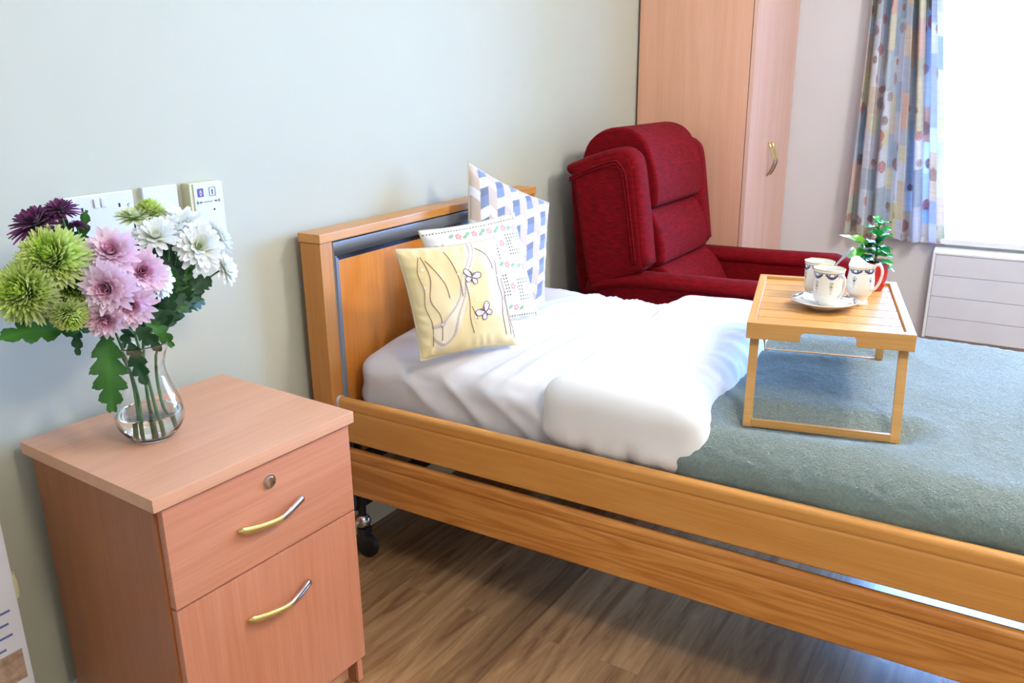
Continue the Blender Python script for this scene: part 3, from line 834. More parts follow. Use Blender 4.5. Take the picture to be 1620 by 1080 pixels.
# white broderie cushion
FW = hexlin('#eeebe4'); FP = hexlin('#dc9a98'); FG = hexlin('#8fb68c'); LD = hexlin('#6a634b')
def flower_at(u, v, cx, cy, r):
    dx, dy = (u-cx), (v-cy); d = math.hypot(dx, dy)/r
    if d < 1:
        a = math.atan2(dy, dx)
        if d < .3: return hexlin('#e9c9a8')
        if d < .55+.4*abs(math.cos(a*2.5)): return FP
    return None
def leaf_at(u, v, cx, cy, r, ang):
    dx, dy = u-cx, v-cy; a = dx*math.cos(ang)+dy*math.sin(ang); b_ = -dx*math.sin(ang)+dy*math.cos(ang)
    return abs(b_) < r*.5*(1-(a/r)**2) and abs(a) < r
def brod(u, v):
    c_ = FW
    items = []
    for k in range(4): items.append((.30+k*.16, .88)); 
    for k in range(4): items.append((.70, .14+k*.2))
    for k in range(4): items.append((.12, .2+k*.2))
    items += [(.42, .14), (.9, .5), (.9, .86), (.45, .5), (.45, .3)]
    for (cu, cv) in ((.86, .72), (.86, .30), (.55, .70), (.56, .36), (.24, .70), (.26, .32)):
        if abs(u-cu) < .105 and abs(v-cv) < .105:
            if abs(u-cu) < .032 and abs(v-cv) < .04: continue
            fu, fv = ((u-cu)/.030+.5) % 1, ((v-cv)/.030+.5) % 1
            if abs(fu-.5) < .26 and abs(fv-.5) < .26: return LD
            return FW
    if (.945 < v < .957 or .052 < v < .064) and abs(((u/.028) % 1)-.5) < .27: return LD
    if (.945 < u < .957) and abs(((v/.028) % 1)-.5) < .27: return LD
    for (a, b_) in items:
        f = flower_at(u, v, a, b_, .036)
        if f: return f
        if leaf_at(u, v, a-.062, b_+.015, .032, .5) or leaf_at(u, v, a+.062, b_-.012, .032, .5): return FG
    return c_
wc, wS, wn = cushion('cushion', 'white cut-lace cushion with pink flowers and green leaves, between the other two',
    [(.865, -.275, .630), (1.150, -.400, .630), (1.172, -.300, .940), (.872, -.175, .920)], .050, brod, n=330, pinch=.03)
# yellow embroidered cushion
Y0 = hexlin('#e6cd8c'); Y1 = hexlin('#ecdcb0'); YL = hexlin('#e3dccf'); YG = hexlin('#b9a8a4')
def yel(u, v):
    t = .5+.5*nz(u*2.2, v*2.2, 4)
    c_ = [Y0[i]*(1-t)+Y1[i]*t for i in range(3)]
    # swirling pale band rising to the right
    d = v-(.12+1.05*u-.25*math.sin(u*5)); 
    if abs(d-.06) < .15 and u > .12:
        s_ = math.sin((d*60+8*nz(u*4, v*4, 2))); k_ = .55+(.35 if s_ > .5 else 0)
        k_ *= sstep(.15, .08, abs(d-.06)); tgt = YL if s_ < .6 else YG
        c_ = [c_[i]*(1-k_)+tgt[i]*k_ for i in range(3)]
    if u > .70:
        k_ = sstep(.70, .85, u)*.75*sstep(.1, .5, v+.2*nz(u*6, v*6)); c_ = [c_[i]*(1-k_)+hexlin('#e4e3e6')[i]*k_ for i in range(3)]
    return c_
yc, yS, yn = cushion('cushion', 'pale yellow cushion embroidered with two butterflies and twigs, frontmost of the three',
    [(.628, -.362, .643), (.872, -.494, .640), (.920, -.398, .914), (.658, -.272, .914)], .046, yel, n=160, back='fab_back', pinch=.03)
def wirepath(S, pts, r, bm, h_=.0012, sub=5):
    q = catmull([Vector((a, b_, 0)) for a, b_ in pts], sub)
    tube(bm, [S(p.x, p.y, h_) for p in q], r, 5)
bm = bmesh.new()
for pts in ([(.15, .90), (.10, .75), (.12, .6), (.10, .45), (.13, .3), (.11, .10)], [(.17, .90), (.20, .7), (.16, .5), (.22, .35), (.20, .14)],
            [(.20, .86), (.27, .74), (.33, .62), (.34, .50)], [(.40, .93), (.44, .80), (.47, .66), (.47, .50)], [(.72, .93), (.80, .86), (.84, .76), (.84, .70)],
            [(.52, .62), (.53, .45), (.50, .3), (.52, .16)], [(.54, .40), (.57, .28)], [(.90, .78), (.88, .6), (.90, .45), (.86, .3), (.87, .10)], [(.94, .62), (.96, .4), (.97, .2), (.985, .06)], [(.93, .45), (.94, .25), (.93, .1)]):
    wirepath(yS, pts, .0008, bm)
link('twig_embroidery', bm, 'thread_red', yc, smooth='all')
rr = random.Random(5)
for (u, v) in [(.13, .62), (.31, .70), (.36, .50), (.49, .80), (.47, .70), (.55, .62), (.56, .52), (.60, .45), (.55, .30), (.56, .25), (.22, .28), (.12, .20), (.20, .12), (.5, .9), (.84, .70), (.87, .52), (.92, .40), (.94, .32), (.9, .22), (.96, .15), (.15, .78), (.11, .42), (.80, .83), (.88, .64), (.57, .74)]:
    c0 = yS(u, v, .0018); a = (yS(u+.01, v, .0018)-c0).normalized(); b_ = (yS(u, v+.01, .0018)-c0).normalized(); r_ = rr.uniform(.0022, .0036)
    bm = bmesh.new(); bm.faces.new([bm.verts.new(c0+a*r_*math.cos(t)+b_*r_*math.sin(t)) for t in [2*PI*i/12 for i in range(12)]])
    link('sequin', bm, 'sequin', yc, smooth=False)
def butterfly(cu, cv, ang, sc):
    def P(x, y): return (cu+(x*math.cos(ang)-y*math.sin(ang))*sc, cv+(x*math.sin(ang)+y*math.cos(ang))*sc)
    wings = []
    for s_ in (-1, 1):
        wings.append([(0, .1), (s_*.5, .75), (s_*1.1, .8), (s_*1.15, .3), (s_*.6, .0), (0, -.05)])
        wings.append([(0, -.02), (s_*.6, -.05), (s_*.85, -.45), (s_*.5, -.75), (s_*.15, -.5), (0, -.08)])
    bm = bmesh.new(); bo = bmesh.new()
    for wv in wings:
        q = catmull([Vector((a, b_, 0)) for a, b_ in wv+[wv[0]]], 4)[:-1]
        try: bm.faces.new([bm.verts.new(yS(*P(p.x, p.y), .0014)) for p in q])
        except Exception: pass
        tube(bo, [yS(*P(p.x, p.y), .0018) for p in q+[q[0]]], .0009, 5)
    tube(bo, [yS(*P(0, y), .002) for y in (-.5, 0, .3)], .0014, 5)
    for s_ in (-1, 1): tube(bo, [yS(*P(0, .25), .002), yS(*P(s_*.15, .55), .002), yS(*P(s_*.4, .7), .002)], .0008, 5)
    w_ = link('butterfly', bm, 'butterfly', yc, smooth=False)
    link('outline_stitching', bo, 'thread', w_, smooth='all')
butterfly(.60, .655, -.35, .074); butterfly(.66, .335, .55, .074)

# ------------------------------------------------------------------ armchair
ch = thing('armchair', 'dark red velvet wing armchair in the corner between the bed and the wardrobe', 'armchair', (2.23, -.55, 0))
O = Vector((2.23, -.55, 0))
def CB(name, pts, x0, x1, bev=.03, seg=4, parent=ch, sub=0):
    bm = prism(bmesh.new(), [(p[0]-O.y, p[1]) for p in pts], 'X', x0-O.x, x1-O.x)
    return link(name, bm, 'velvet', parent, bevel=bev, seg=seg, smooth='all')
def offs(pts): return [(p[0], p[1]) for p in pts]
# side wings
for (xa, xb, nm) in ((1.872, 1.988, 'near'), (2.474, 2.600, 'far')):
    wp = [(-.105, 1.005), (-.20, 1.04), (-.31, 1.068), (-.350, 1.058), (-.372, 1.02), (-.395, .85), (-.425, .640), (-.19, .535)]
    wing = CB('wing', wp, xa, xb, .022)
    xo = xa if nm == 'near' else xb
    # rolled edge over top and front, and piping on the outer side
    roll = catmull([(-.095, .985), (-.20, 1.028), (-.305, 1.058), (-.352, 1.045), (-.378, .99), (-.400, .85), (-.432, .655)] and [Vector((0, a-O.y, b_)) for a, b_ in [(-.100, .995), (-.20, 1.034), (-.305, 1.062), (-.345, 1.052), (-.368, 1.01), (-.393, .85), (-.420, .660)]], 5)
    roll = [Vector((0, p.y+.006, p.z-.004)) for p in roll]
    xc = (xa+xb)/2-O.x
    bm = tube(bmesh.new(), [Vector((xc, p.y, p.z)) for p in roll], .022, 14, flat=((1, 0, 0), 2.5))
    link('rolled_edge', bm, 'velvet', wing, smooth='all')
    xs = xo-O.x+(-.0035 if nm == 'near' else .0035)
    for d in (.030, .040):
        pts = [(-.110, .99-d*.9), (-.20, 1.034-d), (-.29, 1.062-d), (-.330+d*.5, 1.046-d*.9), (-.368+d, .98), (-.393+d, .83), (-.418+d, .660)]
        link('piping', tube(bmesh.new(), [Vector((xs, p.y, p.z)) for p in catmull([Vector((0, a-O.y, b_)) for a, b_ in pts], 5)], .0045, 8), 'velvet', wing, smooth='all')
# back shell
CB('back_shell', [(-.065, .96), (-.11, 1.03), (-.22, 1.06), (-.30, .7), (-.36, .25), (-.18, .2), (-.10, .55)], 1.945, 2.515, .02)
# bolsters
def bolster(pts, x0, x1, bev):
    q = catmull([Vector((p[0]-O.y, p[1], 0)) for p in pts+[pts[0]]], 4)[:-1]
    bm = prism(bmesh.new(), [(p.x, p.y) for p in q], 'X', x0-O.x, x1-O.x)
    o = link('back_cushion', bm, 'velvet', ch, bevel=bev, seg=5, smooth='all')
    return o
bolster([(-.10, 1.02), (-.13, 1.09), (-.20, 1.137), (-.29, 1.142), (-.36, 1.10), (-.405, 1.0), (-.42, .90), (-.40, .855), (-.30, .84), (-.2, .86)], 1.978, 2.452, .045)
bolster([(-.20, .86), (-.30, .865), (-.385, .845), (-.435, .77), (-.455, .68), (-.44, .640), (-.34, .62), (-.24, .64)], 1.978, 2.458, .04)
bolster([(-.24, .66), (-.36, .645), (-.46, .625), (-.53, .54), (-.545, .47), (-.40, .44), (-.28, .46)], 1.985, 2.475, .028)
# seat and arms
bolster_seat = link('seat_cushion', rbox(1.99-O.x, 2.47-O.x, -.99-O.y, -.46-O.y, .33, .475, .045, .03), 'velvet', ch, smooth='all')
link('seat_base', B(1.985-O.x, 2.475-O.x, -.985-O.y, -.20-O.y, .12, .345), 'velvet', ch, bevel=.01)
for (xa, xb) in ((1.872, 1.980), (2.480, 2.588)):
    ap = [(-.20, .545), (-.27, .588), (-.38, .606), (-.70, .612), (-.97, .622), (-1.015, .605), (-1.03, .565), (-1.025, .10), (-.17, .10), (-.165, .46)]
    arm = CB('arm', ap, xa, xb, .026, 5)
    bm = tube(bmesh.new(), [Vector((p[0]-O.x, p[1]-O.y, p[2])) for p in [((xa+xb)/2, -.19, .535), ((xa+xb)/2, -.26, .570), ((xa+xb)/2, -.38, .590), ((xa+xb)/2, -.70, .596), ((xa+xb)/2, -.96, .604), ((xa+xb)/2, -1.01, .590), ((xa+xb)/2, -1.03, .55)]], .036, 14, flat=((1, 0, 0), 1.75))
    link('arm_roll', bm, 'velvet', arm, smooth='all')
for (x, y) in ((1.93, -.24), (2.53, -.24), (1.93, -.96), (2.53, -.96)):
    link('leg', tube(bmesh.new(), [(x-O.x, y-O.y, 0), (x-O.x, y-O.y, .11)], [.016, .022], 12), 'cherry_z', ch)

# ------------------------------------------------------------------ wardrobe
wr_ = thing('wardrobe', 'tall pink beech wardrobe with two doors behind the red armchair', 'wardrobe', (2.683, -.533, 0))
WD = .533; WWD = XW-2.683-.004
link('side_panel', B(0, .018, .021, WD-.012, 0, 2.3), 'wardrobe', wr_, smooth=False)
link('side_panel', B(WWD-.018, WWD, .021, WD-.012, 0, 2.3), 'wardrobe', wr_, smooth=False)
bm = B(.018, WWD-.018, .03, WD-.012, 2.282, 2.3); box(bm, .018, WWD-.018, WD-.02, WD-.012, 0, 2.282); box(bm, .018, WWD-.018, .04, WD-.02, .08, .098)
box(bm, .018, WWD-.018, .05, .066, 0, .08)
link('carcass', bm, 'wardrobe', wr_, smooth=False)
for k, (a, b_) in enumerate(((0, .3075), (.3105, WWD))):
    d = link('door', B(a, b_, 0, .018, .06, 2.296), 'wardrobe_door', wr_, bevel=.001)
    h = bow_handle('handle', .15, True, d, (.3075-.022 if k == 0 else .3105+.022, 0, .958), out=.034, r=.0042, mats=('brass', 'silver'))

# ------------------------------------------------------------------ radiator
ra = thing('radiator', 'white panel heater with three horizontal grooves on the wall below the window', 'radiator', (XW, -1.242, .14))
RL = 1.15
bm = bmesh.new()
prof = [(-.012, .02), (-.06, .02), (-.06, .40), (-.012, .40)]
link('casing', B(-.060, -.012, -RL, 0, .005, .408), 'radiator', ra, bevel=.006)
zs = [.010, .107, .205, .303, .398]
bm = bmesh.new()
for a, b_ in zip(zs, zs[1:]): box(bm, -.0675, -.0605, -RL+.012, -.012, a+.0010, b_-.0010)
link('front_panel', bm, 'radiator', ra, bevel=.0006)
link('top_cover', prism(bmesh.new(), [(-.070, .400), (-.070, .408), (-.055, .424), (-.012, .424), (-.012, .409), (-.06, .409)], 'Y', -RL, 0), 'upvc', ra)
link('end_cap', B(-.0685, -.010, -.0105, .003, .004, .412), 'upvc', ra, bevel=.003)
link('bracket', B(-.012, 0, -RL+.1, -.1, .05, .35), 'grey_metal', ra, smooth=False)

# ------------------------------------------------------------------ curtain
def curtain():
    NS, NZ = 420, 330; z0, z1_ = .602, 2.26
    rc_ = random.Random(3)
    pal = [hexlin(h_) for h_ in ('#c3cfe0', '#cdd6e2', '#e6e0bd', '#e4ddc4', '#e9cabd', '#e2e3ee', '#e6ecf4', '#bccad6', '#e6d6c6', '#d0cfbc', '#eef0f6', '#c6d3de', '#dcdfe8', '#e8e4cc')]
    CLW = 1.05
    patches = []
    yb_ = 0; rows = []
    y = 0
    cols_ = []
    x = 0
    while x < CLW:
        w_ = rc_.uniform(.06, .11); ys = []; y = -rc_.uniform(0, .1)
        while y < 1.8:
            h_ = rc_.uniform(.07, .17); ys.append((y, y+h_, rc_.choice(pal), rc_.random())); y += h_
        cols_.append((x, x+w_, ys)); x += w_
    circ = [(rc_.uniform(0, CLW), rc_.uniform(0, 1.7), rc_.uniform(.014, .030), rc_.choice([hexlin('#b0605e'), hexlin('#8e6264'), hexlin('#c06c66'), hexlin('#a98f90')])) for _ in range(110)]
    grid = {}
    for c_ in circ: grid.setdefault((int(c_[0]/.06), int(c_[1]/.06)), []).append(c_)
    def color(s, z):
        z = z-z0
        for (a, b_, ys) in cols_:
            if a <= s < b_:
                for (p, q, col, rnd) in ys:
                    if p <= z < q: break
                break
        else: col = pal[0]
        gx, gz = int(s/.06), int(z/.06)
        for i in (-1, 0, 1):
            for j in (-1, 0, 1):
                for (cx, cz, r, cc) in grid.get((gx+i, gz+j), ()):
                    d = math.hypot(s-cx, z-cz)
                    if d < r:
                        k_ = .85 if (d/r*3.2) % 1 < .65 else .45
                        return tuple(col[t]*(1-k_)+cc[t]*k_ for t in range(3))
        st = .93+.10*nz(s*8, z*260, 3)+.06*nz(s*90, z*5, 1)
        return tuple(c_*st for c_ in col)
    verts = []; cols = []
    nf = 5.5
    for j in range(NZ+1):
        z = z0+(z1_-z0)*j/NZ; t = (z-z0)/(z1_-z0)
        yl = -.853-.006*t*1.0; yr = -1.270+.160*min(1, t*1.35)
        if t < .3: yl += 0
        for i in range(NS+1):
            s = i/NS
            ph = s*nf*2*PI+.8*math.sin(s*7+t*1.2)+.5*math.sin(t*2+s*3)
            amp = .034*(.75+.35*math.sin(s*9+1))
            y = yl+(yr-yl)*(s+.018*math.sin(ph*2)*1.0*(1 if True else 0))
            x = XW-.060-amp*math.cos(ph)-.012*math.sin(3*ph*.5+2)-.012*(1-t)*math.sin(s*5)
            verts.append((x, y, z+.008*math.sin(s*17) * (1-t)-.02*s*(1-t))); cols.append(color(s*CLW, z))
    faces = [(j*(NS+1)+i, j*(NS+1)+i+1, (j+1)*(NS+1)+i+1, (j+1)*(NS+1)+i) for j in range(NZ) for i in range(NS)]
    me = bpy.data.meshes.new('curtain'); me.from_pydata(verts, [], faces); o = bpy.data.objects.new('curtain', me); C.objects.link(o)
    me.materials.append(M['curtain']); me.polygons.foreach_set('use_smooth', [True]*len(faces)); setcol(o, cols)
    m_ = o.modifiers.new('thick', 'SOLIDIFY'); m_.thickness = .0012
    tag(o, 'pleated curtain in a pastel patchwork of squares and red rings beside the window', 'curtain')
curtain()
rod = link('curtain_rail', tube(bmesh.new(), [(XW-.07, -.78, 2.28), (XW-.07, -2.95, 2.28)], .012, 12), 'white_plastic')
tag(rod, 'white curtain rail above the window', 'curtain rail')

# ------------------------------------------------------------------ wall fittings
def fit(name, label, cat, x, z): return thing(name, label, cat, (x, 0, z))
# double socket
so = fit('wall_socket', 'white double socket with two rocker switches, leftmost fitting on the wall behind the flowers', 'socket', -.018, 1.019)
link('face_plate', B(0, .150, -.013, -.003, 0, .088), 'white_plastic', so, bevel=.003)
link('back_box', B(.002, .148, -.004, 0, .002, .086), 'cream_plastic', so, smooth=False)
for x in (.060, .0755): link('rocker_switch', B(x, x+.0115, -.0165, -.0131, .060, .079), 'white_plastic', so, bevel=.0018)
def pins(x):
    bm = bmesh.new(); box(bm, x-.002, x+.002, -.0136, -.0131, .056, .064); box(bm, x-.0135, x-.0075, -.0136, -.0131, .036, .040); box(bm, x+.0075, x+.0135, -.0136, -.0131, .036, .040)
    link('pin_slots', bm, 'hole', so, smooth=False)
pins(.116); pins(.035)
bm = tube(bmesh.new(), [(.137+.0028*math.cos(a), -.0134, .058+.0028*math.sin(a)) for a in [PI*.15+i*.5 for i in range(10)]], .0005, 5)
link('mark', bm, 'print_dark', so)
# rocker switch
sw_ = fit('light_switch', 'white single rocker switch between the double socket and the nurse call panel', 'switch', .154, 1.022)
link('back_box', B(.001, .085, -.005, 0, .001, .085), 'cream_plastic', sw_, smooth=False)
link('face_plate', B(0, .086, -.014, -.005, 0, .086), 'white_plastic', sw_, bevel=.003)
link('rocker', B(.013, .074, -.0175, -.0141, .010, .065), 'white_plastic', sw_, bevel=.002)
# call unit
cu = fit('call_panel', 'white call panel with a purple symbol square, rightmost of the three wall fittings', 'panel', .264, .985)
CH_ = .120
link('housing', B(-.004, .078, -.028, 0, 0, CH_+.001), 'cream_plastic', cu, bevel=.002)
link('face_plate', B(.004, .082, -.031, -.0281, .002, CH_-.001), 'white_plastic', cu, bevel=.0012)
yf_ = -.0316
def fl(x0, x1, z0_, z1_): return B(x0, x1, yf_, -.0311, z0_, z1_)
st_ = link('purple_symbol', fl(.013, .029, CH_-.031, CH_-.012), 'purple', cu, smooth=False)
bm = bmesh.new(); xm = .021; zc = CH_-.0215; y_ = -.0319
tube(bm, [(xm+.0026*math.cos(a), y_, zc-.0012+.0026*math.sin(a)) for a in [i*PI/8 for i in range(17)]], .0006, 5)
for p in (((xm, zc+.0065), (xm, zc+.002)), ((xm-.003, zc+.0035), (xm+.003, zc+.0035)), ((xm-.002, zc-.007), (xm, zc-.004)), ((xm+.002, zc-.007), (xm, zc-.004))):
    tube(bm, [(p[0][0], y_, p[0][1]), (p[1][0], y_, p[1][1])], .0006, 5)
link('figure_mark', bm, 'print_white', st_)
bm = bmesh.new(); xa, xb, za, zb = .045, .061, CH_-.031, CH_-.012
for a, b_ in (((xa, za), (xb, za)), ((xb, za), (xb, zb)), ((xb, zb), (xa, zb)), ((xa, zb), (xa, za))):
    tube(bm, [(a[0], y_, a[1]), (b_[0], y_, b_[1])], .0005, 5)
tube(bm, [(.053, y_, CH_-.017), (.053, y_, CH_-.021)], .0012, 5); tube(bm, [(.053, y_, CH_-.021), (.053, y_, CH_-.028)], .0008, 5)
link('outlined_symbol', bm, 'print_dark', cu)
bm = bmesh.new(); zz = CH_-.043
for x0, sg in ((.010, 1), (.070, -1)):
    xx = x0
    tube(bm, [(xx, y_, zz-.003), (xx, y_, zz+.003)], .0005, 5)
    tube(bm, [(xx+sg*.0032*math.cos(a), y_, zz+.003*math.sin(a)) for a in [-PI/2+i*PI/8 for i in range(9)]], .0005, 5)
box(bm, .0165, .023, yf_, -.0311, zz-.0014, zz+.0014); box(bm, .057, .0635, yf_, -.0311, zz-.0014, zz+.0014)
x = .027
for w__ in (.0014, .0010, .0016, .0010, .0014, .001, .0016, .0012, .001, .0014):
    box(bm, x, x+w__, yf_, -.0311, zz-.0009, zz+.0009); x += w__+.0013
link('small_marks', bm, 'print_dark', cu, smooth=False)
bm = lathe(bmesh.new(), [(0, .0008), (.0022, .0006), (.0024, 0), (0, 0)], 14); bmesh.ops.rotate(bm, verts=bm.verts, matrix=Matrix.Rotation(PI/2, 3, 'X'))
link('indicator_light', bm, 'hole', cu, loc=(.054, -.0311, CH_-.062))

# ------------------------------------------------------------------ white printed box at the left edge
bx = thing('cardboard_box', 'white upright box printed with blue lines and a small tan picture, left of the cabinet', 'box', (-.285, -.10, 0))
link('box_body', B(-.42, 0, -.0, .085, 0, .60), 'paper', bx, bevel=.004)
bm = bmesh.new()
for i in range(8):
    z = .385-i*.0125; L_ = (.062, .092, .070, .085, .060, .088, .052, .072)[i]
    box(bm, -.110, -.110+L_, -.0006, -.0001, z, z+.0045)
link('printed_lines', bm, 'print_blue', bx, smooth=False)
link('blue_heading', B(-.13, -.075, -.0006, -.0001, .455, .472), 'print_blue', bx, smooth=False)
link('red_mark', B(-.078, -.072, -.0006, -.0001, .405, .426), 'print_red', bx, smooth=False)
link('tan_picture', B(-.115, -.012, -.0006, -.0001, .222, .287), 'print_tan', bx, smooth=False)
link('side_catch', lathe(bmesh.new(), [(0, 0), (.014, .002), (.015, .03), (.012, .05), (0, .055)], 16, (.0, .02, .385)), 'cream_plastic', bx)

# ------------------------------------------------------------------ vase, water
VX, VY, VZ = -.047, -.238, .6657
vprof = [(.0, .0015), (.036, .0), (.043, .003), (.054, .014), (.0635, .030), (.0670, .046), (.0660, .062), (.060, .082), (.051, .104), (.0445, .124), (.0420, .142), (.0440, .158), (.050, .174), (.058, .187), (.062, .192), (.0615, .1935), (.0590, .192), (.0480, .173), (.0422, .158), (.0402, .142), (.0427, .124), (.0492, .104), (.0582, .082), (.0642, .062), (.0652, .046), (.0617, .031), (.052, .0165), (.040, .0075), (.0, .0065)]
vprof = [(a.x, a.y) for a in catmull([Vector((r, z, 0)) for r, z in vprof], 3)]
vprof = [(max(0, r*.94), z) for r, z in vprof]; vprof[0] = (0, .0015); vprof[-1] = (0, .0065)
o = link('vase', lathe(bmesh.new(), vprof, 64), 'glass', loc=(VX, VY, VZ), smooth='all')
tag(o, 'clear glass bulb vase holding the bouquet on the bedside cabinet', 'vase')
wp = [(r*.94, z) for r, z in [(0, .0066), (.0398, .0076), (.0518, .0166), (.0615, .031), (.0650, .046), (.0650, .052), (.0, .052)]]
o = link('water', lathe(bmesh.new(), wp, 48), 'water', loc=(VX, VY, VZ))
tag(o, 'shallow clear water in the bottom of the glass vase', 'water')

# ------------------------------------------------------------------ flowers
VV = Vector((VX, VY, VZ))
rf = random.Random(21)
def petal(bm, cols, base, d, side, nrm, L_, W_, c0, c1, curl, shape=0, nseg=5, cupd=.25):
    """one petal strip from base along d, curling towards nrm"""
    rows = []
    for i in range(nseg+1):
        t = i/nseg
        w_ = W_*(math.sin(PI*min(1, t*.80+.12))**.75 if shape == 0 else (.35+.65*math.sin(PI*min(1, t*.72+.1))))
        if i == nseg: w_ *= .5 if shape == 0 else .7
        p = base+d*L_*t+nrm*L_*curl*t*t
        row = []
        for s_ in (-1, 0, 1):
            q = p+side*s_*w_*.5+nrm*(abs(s_)*w_*cupd*.5)
            row.append(bm.verts.new(q)); cols.append(tuple(c0[j]*(1-t)+c1[j]*t for j in range(3)))
        rows.append(row)
    for a, b_ in zip(rows, rows[1:]):
        for k in range(2): bm.faces.new([a[k], a[k+1], b_[k+1], b_[k]])
def bloom(parent, c, axis, R, kind, name='flower_head'):
    axis = Vector(axis).normalized(); a0 = axis.orthogonal().normalized(); b0 = axis.cross(a0)
    bm = bmesh.new(); cols = []; c = Vector(c)
    if kind == 'green':
        layers = [(14+int(i*4.0), i/11) for i in range(12)]
        for n_, t in layers:
            th = .10+t*1.75
            for k in range(n_):
                ph = 2*PI*(k+rf.random()*.7)/n_; th_ = th+rf.uniform(-.10, .10)
                rad = a0*math.cos(ph)+b0*math.sin(ph)
                d = (axis*math.cos(th_)+rad*math.sin(th_)).normalized(); nn = (axis*math.sin(th_)-rad*math.cos(th_))
                g = rf.uniform(.85, 1.1)
                c0 = hexlin('#b4d648'); c1 = hexlin('#eef79c') if t > .35 else hexlin('#d2ec62')
                if t > .8: c1 = hexlin('#e6ecb0')
                petal(bm, cols, c+d*R*.25, d, d.cross(nn).normalized(), nn, R*(.58+.20*t)*rf.uniform(.8, 1.15), R*.16, tuple(v*g for v in c0), tuple(v*g for v in c1), .22, cupd=.9)
    elif kind == 'pink':
        for n_, t in ((8, 0), (12, .15), (15, .32), (18, .5), (20, .7), (22, .88), (20, 1.0)):
            th = .15+t*1.38
            for k in range(n_):
                ph = 2*PI*(k+rf.random()*.5)/n_+t*3; th_ = th+rf.uniform(-.2, .16)
                rad = a0*math.cos(ph)+b0*math.sin(ph)
                d = (axis*math.cos(th_)+rad*math.sin(th_)).normalized(); nn = (axis*math.sin(th_)-rad*math.cos(th_))
                g = rf.uniform(.93, 1.05)
                c0 = hexlin('#d277a2') if t < .45 else hexlin('#eeb0ce'); c1 = hexlin('#f7c4dc') if t < .45 else hexlin('#fce6f1')
                petal(bm, cols, c+rad*R*.05, d, d.cross(nn).normalized(), nn, R*(.42+.60*t)*rf.uniform(.8, 1.12), R*(.22+.11*t), tuple(v*g for v in c0), tuple(v*g for v in c1), .16-.1*t)
    elif kind in ('white', 'pale'):
        for n_, t in ((6, .02), (9, .25), (13, .55), (16, .8), (15, 1.0)):
            th = .45+t*1.1
            for k in range(n_):
                ph = 2*PI*(k+rf.random()*.5)/n_+t*2; th_ = th+rf.uniform(-.12, .12)
                rad = a0*math.cos(ph)+b0*math.sin(ph)
                d = (axis*math.cos(th_)+rad*math.sin(th_)).normalized(); nn = (axis*math.sin(th_)-rad*math.cos(th_))
                c0 = hexlin('#e8edc8') if kind == 'white' else hexlin('#b8cf6a'); c1 = hexlin('#fbfbfc') if kind == 'white' else hexlin('#eef2cf')
                petal(bm, cols, c+rad*R*.08, d, d.cross(nn).normalized(), nn, R*(.5+.52*t)*rf.uniform(.85, 1.1), R*.30, c0, c1, .12-.1*t, shape=1)
    elif kind == 'purple':
        for n_, t in ((8, .1), (14, .35), (18, .6), (22, .82), (22, 1.0)):
            th = .15+t*1.35
            for k in range(n_):
                ph = 2*PI*(k+rf.random()*.5)/n_+t*3; th_ = th+rf.uniform(-.1, .1)
                rad = a0*math.cos(ph)+b0*math.sin(ph)
                d = (axis*math.cos(th_)+rad*math.sin(th_)).normalized(); nn = (axis*math.sin(th_)-rad*math.cos(th_))
                petal(bm, cols, c+rad*R*.05, d, d.cross(nn).normalized(), nn, R*(.5+.5*t)*rf.uniform(.9, 1.1), R*.17, hexlin('#3a0a30'), hexlin('#6b1a58') if rf.random() > .2 else hexlin('#9a3f8c'), -.12, shape=1, cupd=.5)
    o = link_col(name, bm, cols, 'petal', parent)
    # calyx
    bm = bmesh.new(); prof = [(0, -R*.16), (R*.10, -R*.15), (R*.22, -R*.02), (R*.12, R*.05), (0, R*.05)]
    lathe(bm, prof, 12); q = axis.to_track_quat('Z', 'Y').to_matrix(); bmesh.ops.rotate(bm, verts=bm.verts, matrix=q); bmesh.ops.translate(bm, verts=bm.verts, vec=c)
    link('calyx', bm, 'stem', o)
    if kind == 'white' and R < .035:
        bm = bmesh.new(); bmesh.ops.create_icosphere(bm, subdivisions=2, radius=R*.17); bmesh.ops.scale(bm, verts=bm.verts, vec=(1, 1, 1)); bmesh.ops.translate(bm, verts=bm.verts, vec=c+axis*R*.06)
        link('flower_eye', bm, M['eye'], o)
    return o
M['eye'] = plain('flower_eye', '#b9cc55', .8)
neck = VV+Vector((0, 0, .145))
def serr_leaf(parent, p0, p1, W_, up, sag=.02, dark=0, lob=5, name='leaf'):
    p0, p1 = Vector(p0), Vector(p1); bm = bmesh.new(); cols = []
    n = 64; path = [p0.lerp(p1, i/n)+Vector((0, 0, sag*math.sin(PI*i/n))) for i in range(n+1)]
    g = hexlin('#2c5a1c') if not dark else hexlin('#17401f'); gb = hexlin('#3f7a26') if not dark else hexlin('#1d4c24')
    leaf_mesh(bm, cols, path, lambda t: W_*(math.sin(PI*min(1, t**.8*.93+.04))**.8)+.0008, up, lob=lob, ca=gb, cb=g, cup=.12, seedv=rf.random())
    return link_col(name, bm, cols, 'leaf', parent)
